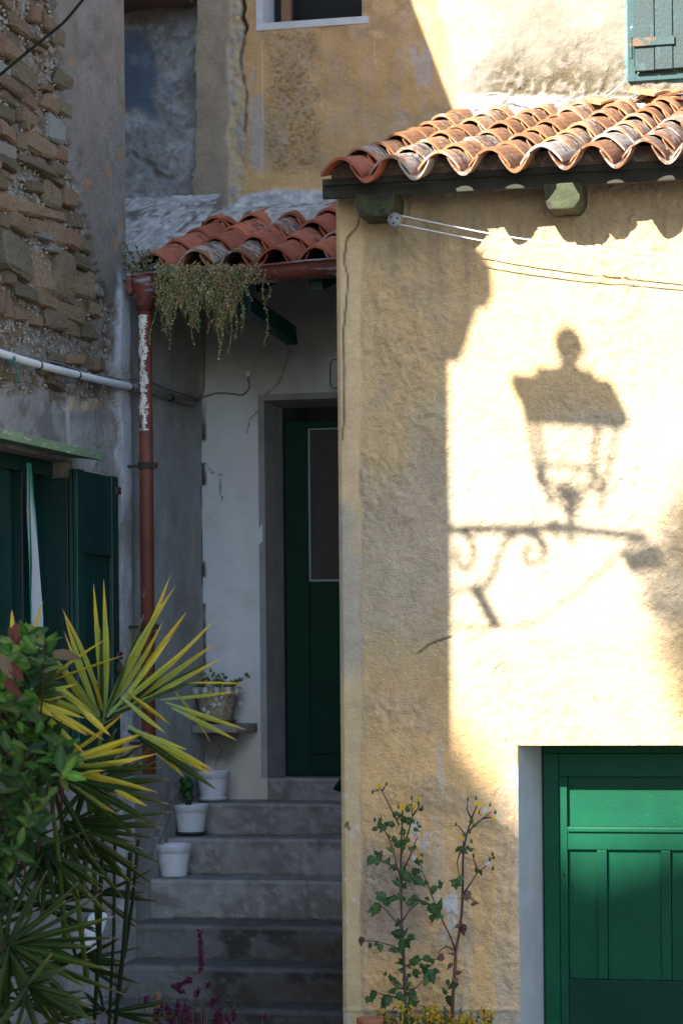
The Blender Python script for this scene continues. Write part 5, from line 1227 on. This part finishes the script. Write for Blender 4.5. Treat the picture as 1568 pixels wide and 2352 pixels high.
def fan(cu, cv_, t, tips, kind='sun', wid=.029, tdep=0, petiole=None, spread=.12, bake=None):
    c = P(cu, cv_, t=t)
    if bake is None: fr = empty('frond', Vector(c)-palm.location); fr.parent = palm
    extra = [] if bake is not None else [(tp3[0]*.72+cu*.28+rr.uniform(-26, 26), tp3[1]*.72+cv_*.28+rr.uniform(-26, 26), 'dark' if rr.random() < .5 else kind, .026) for tp3 in tips if len(tp3) < 5 and rr.random() < .45]
    for tip in list(tips)+extra:
        u, v = tip[:2]; k = tip[2] if len(tip) > 2 else kind; wd = tip[3] if len(tip) > 3 else wid
        bu = cu+rr.uniform(-7, 7); bv = cv_+rr.uniform(-7, 7)
        if len(tip) > 4: bu, bv = tip[4], tip[5]
        b = P(bu, bv, t=t+rr.uniform(-.02, .02)); e = P(u, v, t=t+tdep+rr.uniform(-spread, spread))
        d = e-b; L = d.length; n = Vector((rr.uniform(-.55, .55), -1, rr.uniform(.1, 1.1)))
        wd *= .72*rr.uniform(.8, 1.15); me = rr.choice(blades[k])
        if bake is not None:
            Mx = Matrix.Translation(b) @ orient(d, n).to_4x4() @ Matrix.Diagonal((wd/.11, L, L*.9, 1)); cc = me.color_attributes['Col'].data
            bake.add([Mx @ q.co for q in me.vertices], [list(f.vertices) for f in me.polygons], [tuple(x.color)[:3] for x in cc]); continue
        o = bpy.data.objects.new('leaflet', me); COL.objects.link(o); o.parent = fr
        o.matrix_basis = Matrix.Translation(b-c) @ orient(d, n).to_4x4() @ Matrix.Diagonal((wd/.11*1.0, L, L*.9, 1))
    if bake is not None: return
    if petiole:
        a = P(petiole[0], petiole[1], t=t+.25); m_ = (a+c)/2+Vector((0, 0, .05)); MB().tube([a, m_, c], [.011, .009, .007], 6, (.10, .13, .03)).build('petiole', M_leaf, fr, True)
    return fr
fan(236, 1655, 8.65, [(203, 1348), (232, 1330), (157, 1398), (118, 1418, 'sun'), (336, 1332), (409, 1330), (430, 1404, 'yellow', .026, 300, 1580), (500, 1417), (498, 1464, 'sun', .03), (505, 1484, 'sun', .03), (480, 1500, 'dark', .022),
    (362, 1532, 'dark', .024), (335, 1548, 'dark', .026), (270, 1555, 'sun', .03), (215, 1545, 'yellow', .028), (108, 1490, 'sun', .034), (90, 1530, 'yellow', .03), (110, 1560, 'sun'), (70, 1590, 'sun')], petiole=(190, 2050))
fan(250, 1640, 8.60, [(222, 1455, 'yellow', .012, 110, 1560), (273, 1498, 'yellow', .012, 100, 1570), (300, 1500, 'dark', .020), (395, 1460, 'sun', .026), (455, 1475, 'sun', .028), (484, 1520, 'dark', .03), (470, 1535, 'sun', .022)])
fan(300, 1672, 8.55, [(491, 1756), (491, 1782), (502, 1808, 'dark'), (393, 1667, 'yellow', .024, 290, 1590), (381, 1684, 'sun', .028, 280, 1600), (548, 1692, 'sun', .022, 395, 1625), (565, 1676, 'sun', .024, 380, 1612), (555, 1562, 'yellow', .010, 430, 1568), (546, 1582, 'sun', .012, 370, 1606), (485, 1698, 'sun', .016, 402, 1590)], 'sun', .030)
fan(110, 1768, 8.45, [(341, 1678, 'yellow'), (333, 1706, 'yellow'), (366, 1744, 'yellow'), (377, 1772, 'dark'), (366, 1793, 'yellow'), (300, 1640, 'yellow', .02), (262, 1823, 'yellow', .046, 157, 1716), (340, 1850, 'yellow', .026, 240, 1800), (252, 1688, 'yellow', .034, 180, 1622),
    (300, 1720, 'dark'), (320, 1760, 'dark'), (350, 1815, 'dark'), (392, 1848, 'dark'), (380, 1873, 'dark'), (330, 1900, 'dark'), (160, 1950, 'dark'), (200, 1960, 'dark')], 'sun', .030, petiole=(150, 2150))
fan(60, 1600, 8.4, [(28, 1400, 'yellow', .022, 30, 1480), (87, 1378, 'yellow', .026, 66, 1500), (150, 1600, 'yellow'), (180, 1570, 'sun'), (200, 1640, 'yellow'), (230, 1700, 'yellow'), (190, 1740, 'sun'), (120, 1640, 'yellow'), (140, 1520, 'dark')], 'yellow', .03)
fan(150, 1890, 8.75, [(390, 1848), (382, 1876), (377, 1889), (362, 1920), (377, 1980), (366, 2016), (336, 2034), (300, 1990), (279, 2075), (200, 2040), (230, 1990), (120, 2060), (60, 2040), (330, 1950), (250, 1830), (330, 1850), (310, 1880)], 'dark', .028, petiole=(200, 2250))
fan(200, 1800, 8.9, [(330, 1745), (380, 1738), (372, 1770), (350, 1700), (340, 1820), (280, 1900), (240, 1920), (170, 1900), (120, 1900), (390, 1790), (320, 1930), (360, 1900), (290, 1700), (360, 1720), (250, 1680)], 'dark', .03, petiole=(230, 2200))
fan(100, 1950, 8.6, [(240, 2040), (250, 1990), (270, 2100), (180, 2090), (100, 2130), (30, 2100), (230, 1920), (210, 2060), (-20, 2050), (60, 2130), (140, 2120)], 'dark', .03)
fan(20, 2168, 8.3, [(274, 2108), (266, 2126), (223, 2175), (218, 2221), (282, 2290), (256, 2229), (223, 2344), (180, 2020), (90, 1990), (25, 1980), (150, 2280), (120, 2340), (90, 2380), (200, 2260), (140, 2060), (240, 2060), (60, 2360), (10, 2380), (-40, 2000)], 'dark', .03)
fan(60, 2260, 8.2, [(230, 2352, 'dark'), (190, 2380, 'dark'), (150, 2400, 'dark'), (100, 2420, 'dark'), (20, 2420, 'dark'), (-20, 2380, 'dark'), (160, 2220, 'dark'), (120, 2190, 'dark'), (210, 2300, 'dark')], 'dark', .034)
for (a, b, c, d, w_) in ((235, 1930, 215, 2380, .008), (300, 1960, 262, 2380, .009), (265, 1900, 250, 2380, .006), (200, 1960, 180, 2380, .012), (318, 1930, 285, 2200, .007)):
    if w_ < .010: MB().tube([P(c, d, t=9.15), P((a+c)/2+4, (b+d)/2, t=9.1), P(a, b, t=8.95)], w_, 6).build('stalk', gen_mat('dark_palm_stalk', (.018, .022, .010), .7, spec=.1), palm, True)

bkf = MB()
for cu, cv_, t, n_ in ((90, 2080, 9.3, 20), (170, 2200, 9.3, 22), (60, 2300, 9.2, 20), (210, 2050, 9.4, 18), (150, 1950, 9.3, 20), (40, 1950, 9.2, 16), (240, 2320, 9.4, 14)):
    fan(cu, cv_, t, [(cu+math.cos(a)*rr.uniform(110, 190), cv_+abs(math.sin(a))*-90+rr.uniform(-10, 120)) for a in np.linspace(-.4, 3.5, n_)], 'dark', .022, bake=bkf)
tag(bkf.build('back_fronds', M_palm, palm, True), kind='stuff')
# ---------------------------------------------------------------- glossy broad leaved shrub at the left edge
M_laurel = leaf_mat('glossy_leaf', .42, .3, .4, .3, .22)
def broad(seed, pal):
    rr = random.Random(seed); n = 8; m = MB(); vs = []; cs = []; fs = []
    for i in range(n+1):
        t = i/n; w = .215*math.sin(math.pi*min(1, t**.85))**.8*(1 if i % 2 else .93)
        if i in (0, n): w = .01
        z = -.18*t*t; 
        for k, (xx, dz) in enumerate(((-w, .10*w*3), (-w*.5, .03), (0, 0), (w*.5, .03), (w, .10*w*3))):
            vs.append((xx, t, z+dz*.5)); c = pal[1] if k == 2 else pal[0]; cs.append(tuple(x*rr.uniform(.85, 1.15) for x in c))
    for i in range(n):
        for k in range(4): a = i*5+k; fs.append((a, a+1, a+6, a+5))
    m.add(vs, fs, cs); me = m.mesh('leaf'); me.materials.append(M_laurel); me.polygons.foreach_set('use_smooth', [True]*len(me.polygons)); return me
LP = [((.034, .115, .008), (.09, .18, .02)), ((.018, .075, .006), (.06, .12, .014)), ((.060, .145, .010), (.12, .19, .02)), ((.045, .130, .012), (.10, .18, .025)), ((.075, .125, .02), (.14, .17, .03))]
DKL = [broad(30+i, c) for i, c in enumerate((((.010, .040, .004), (.03, .06, .01)), ((.016, .055, .006), (.04, .08, .015)), ((.030, .085, .008), (.07, .12, .02))))]  # darker leaves, chosen more often low down in place of shade
lms = [broad(i, LP[i % 5]) for i in range(5)]; rms = [broad(20, ((.10, .014, .004), (.10, .03, .008))), broad(21, ((.09, .07, .035), (.13, .06, .03)))]
shrub = empty('broad_leaved_shrub', P(20, 2200, t=8.2), 'glossy green broad leaved shrub with a few red young leaves at the left edge', 'shrub'); shrub.location.z = GZ
rr = random.Random(44)
umax = [(1420, 45), (1450, 110), (1500, 140), (1540, 120), (1580, 135), (1620, 165), (1680, 178), (1740, 178), (1790, 165), (1830, 130), (1880, 110), (1930, 100), (1980, 60), (2040, 20)]
twigs = MB()
nleaf = 0; cl_pts = []
while len(cl_pts) < 36:
    v = rr.uniform(1440, 1990); um = interp(np.array(v), umax)
    cl_pts.append((rr.uniform(-25, float(um)-24), v, rr.uniform(8.05, 8.4)))
for (u, v, t) in cl_pts:
    c = P(u, v, t=t); ax = Vector((rr.uniform(-.2, .9), -.5, rr.uniform(-.1, 1))).normalized()
    twigs.tube([c-ax*.12+Vector((-.05, .1, -.1)), c-ax*.05, c+ax*.03], [.004, .003, .002], 5, (.09, .035, .03))
    for k in range(8):
        a = k*2.4+rr.uniform(-.3, .3); s = ax.orthogonal().normalized(); q = ax.cross(s)
        d = (s*math.cos(a)+q*math.sin(a))*rr.uniform(.7, 1.1)+ax*rr.uniform(.2, .8); n = (ax+Vector((0, -.6, .4))+rdir(rr)*.8)
        p = c-ax*.07+ax*.016*k+rdir(rr)*.012; L = rr.uniform(.042, .092)
        red = v < 1560 and u < 60 and rr.random() < .02
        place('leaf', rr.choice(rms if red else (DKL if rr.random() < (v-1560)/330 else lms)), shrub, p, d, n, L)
for (u, v, du, dv, L, k) in ((22, 1440, 20, 40, .07, 0), (38, 1430, -6, 46, .07, 0), (0, 1500, 28, 60, .09, 1), (20, 1520, 30, 40, .08, 0), (120, 1500, 80, 10, .09, 1), (10, 1560, 30, 30, .08, 0)):
    b = P(u, v, t=7.98); e = P(u+du, v+dv, t=7.95); place('leaf', rms[k], shrub, b, e-b, Vector((rr.uniform(-.3, .3), -1, .5)), L)
twigs.build('twigs', M_leaf, shrub)
bk = MB()
for i in range(1500):
    v = rr.uniform(1470, 2420); um = float(interp(np.array(v), umax+[(2420, 30)])); u = rr.uniform(-60, um-22); p = P(u, v, t=rr.uniform(8.35, 8.9))
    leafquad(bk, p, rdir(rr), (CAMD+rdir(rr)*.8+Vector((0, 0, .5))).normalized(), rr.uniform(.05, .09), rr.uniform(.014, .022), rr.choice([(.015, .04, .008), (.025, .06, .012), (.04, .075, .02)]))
tag(bk.build('inner_foliage', M_leaf, shrub), kind='stuff')
MB().tube([P(-10, 2420, t=8.6), P(0, 2000, t=8.6), P(20, 1600, t=8.5)], [.02, .016, .008], 7).build('trunk', M_stemp, shrub, True)

# ---------------------------------------------------------------- heather and bits at the bottom
def Zb(x, y, t): return P(x*.5126, y*.5126+1779.9, t=t)
he = empty('pink_heather', Zb(900, 1250, 10.2), 'pink flowering heather sprigs rising in front of the lower steps', 'plant'); rr = random.Random(61)
hs = MB(); hf = MB(); hl = MB()
def hstem(pts, t, f0=.4, dens=1., fl=True):
    q = [Zb(x, y, t) for x, y in pts]; hs.tube(q, [.003]+[.002]*(len(q)-2)+[.0012], 5, (.16, .12, .09))
    tot = len(q)-1
    for i in range(int(60*dens)):
        k = rr.uniform(f0, 1)*tot; j = min(int(k), tot-1); p = q[j].lerp(q[j+1], k-j)
        c = rr.choice([(.10, .015, .05), (.14, .03, .08), (.07, .01, .035)]); 
        d = rdir(rr)+Vector((0, 0, -.3)); n = rdir(rr)
        hf.tube([p, p+d.normalized()*.009, p+d.normalized()*.014], [.0015, .0042, .0015], 4, c)
hstem([(920, 1250), (915, 1050), (895, 950), (902, 850), (895, 700)], 10.0, .68, 2.0)
hstem([(880, 1250), (860, 1040), (835, 985), (775, 940)], 10.1, .75, .9); hstem([(860, 1040), (880, 960), (850, 915), (800, 940)], 10.0, .6, 1.3); hstem([(900, 1200), (905, 960), (940, 935)], 10.0, .8, .5)
hstem([(930, 1200), (925, 1060), (950, 1020), (975, 1000)], 9.9, .6, .9); hstem([(860, 1250), (870, 1010), (890, 955)], 10.1, .7, .7)
for i in range(24):
    x = rr.uniform(700, 1060); y = rr.uniform(1010, 1110); hstem([(x+rr.uniform(-40, 40), 1260), (x, (y+1260)/2), (x+rr.uniform(-15, 15), y)], rr.uniform(9.8, 10.3), .72, .6)
hstem([(1190, 1250), (1175, 1100), (1185, 1080)], 10, .7, .4); hstem([(650, 1250), (640, 1100), (660, 990)], 10, .85, .3)
for pts in ([(680, 1250), (600, 1050), (540, 920), (500, 810), (475, 790)], [(700, 1260), (620, 1090), (520, 1000), (430, 990)], [(640, 1200), (560, 1010), (480, 850)], [(700, 1250), (625, 1030), (628, 960)], [(760, 1250), (740, 1100), (735, 1040)]):
    q = [Zb(x, y, 10.1) for x, y in pts]; hs.tube(q, [.0028, .0022]+[.0016]*(len(q)-2), 5, (.12, .09, .07))
for i in range(900):
    p = Zb(rr.uniform(640, 1100), rr.uniform(1010, 1200), rr.uniform(9.9, 10.4)); leafquad(hl, p, rdir(rr)+Vector((0, 0, .5)), rdir(rr), .014, .0025, rr.choice([(.05, .06, .03), (.08, .05, .04), (.04, .07, .03)]))
hs.build('stems', M_leaf, he); hf.build('flowers', M_yel, he); hl.build('foliage', M_leaf, he)
sk = MB(); a = Zb(706, 978, 10.3); b = Zb(690, 1230, 10.3); sk.tube([b, a], [.016, .014], 8)
tag(sk.build('wooden_stake', gen_mat('raw_wood_stake', (.15, .09, .05), .9, .3, 20)), 'short wooden stake standing among the heather', 'stake')
# slanted white curb trim behind the palm, made as a plain board
q = [P(u, v, Y=11.35) for u, v in ((203, 2104), (212, 2096), (224, 2098), (226, 2112), (190, 2216), (170, 2216))]
wb = MB(); wb.prism(q, (.03, .05, 0)); o = wb.build('white_trim', M_pot, bevel=.006); tag(o, 'slanted white painted trim behind the palm fronds', 'board')
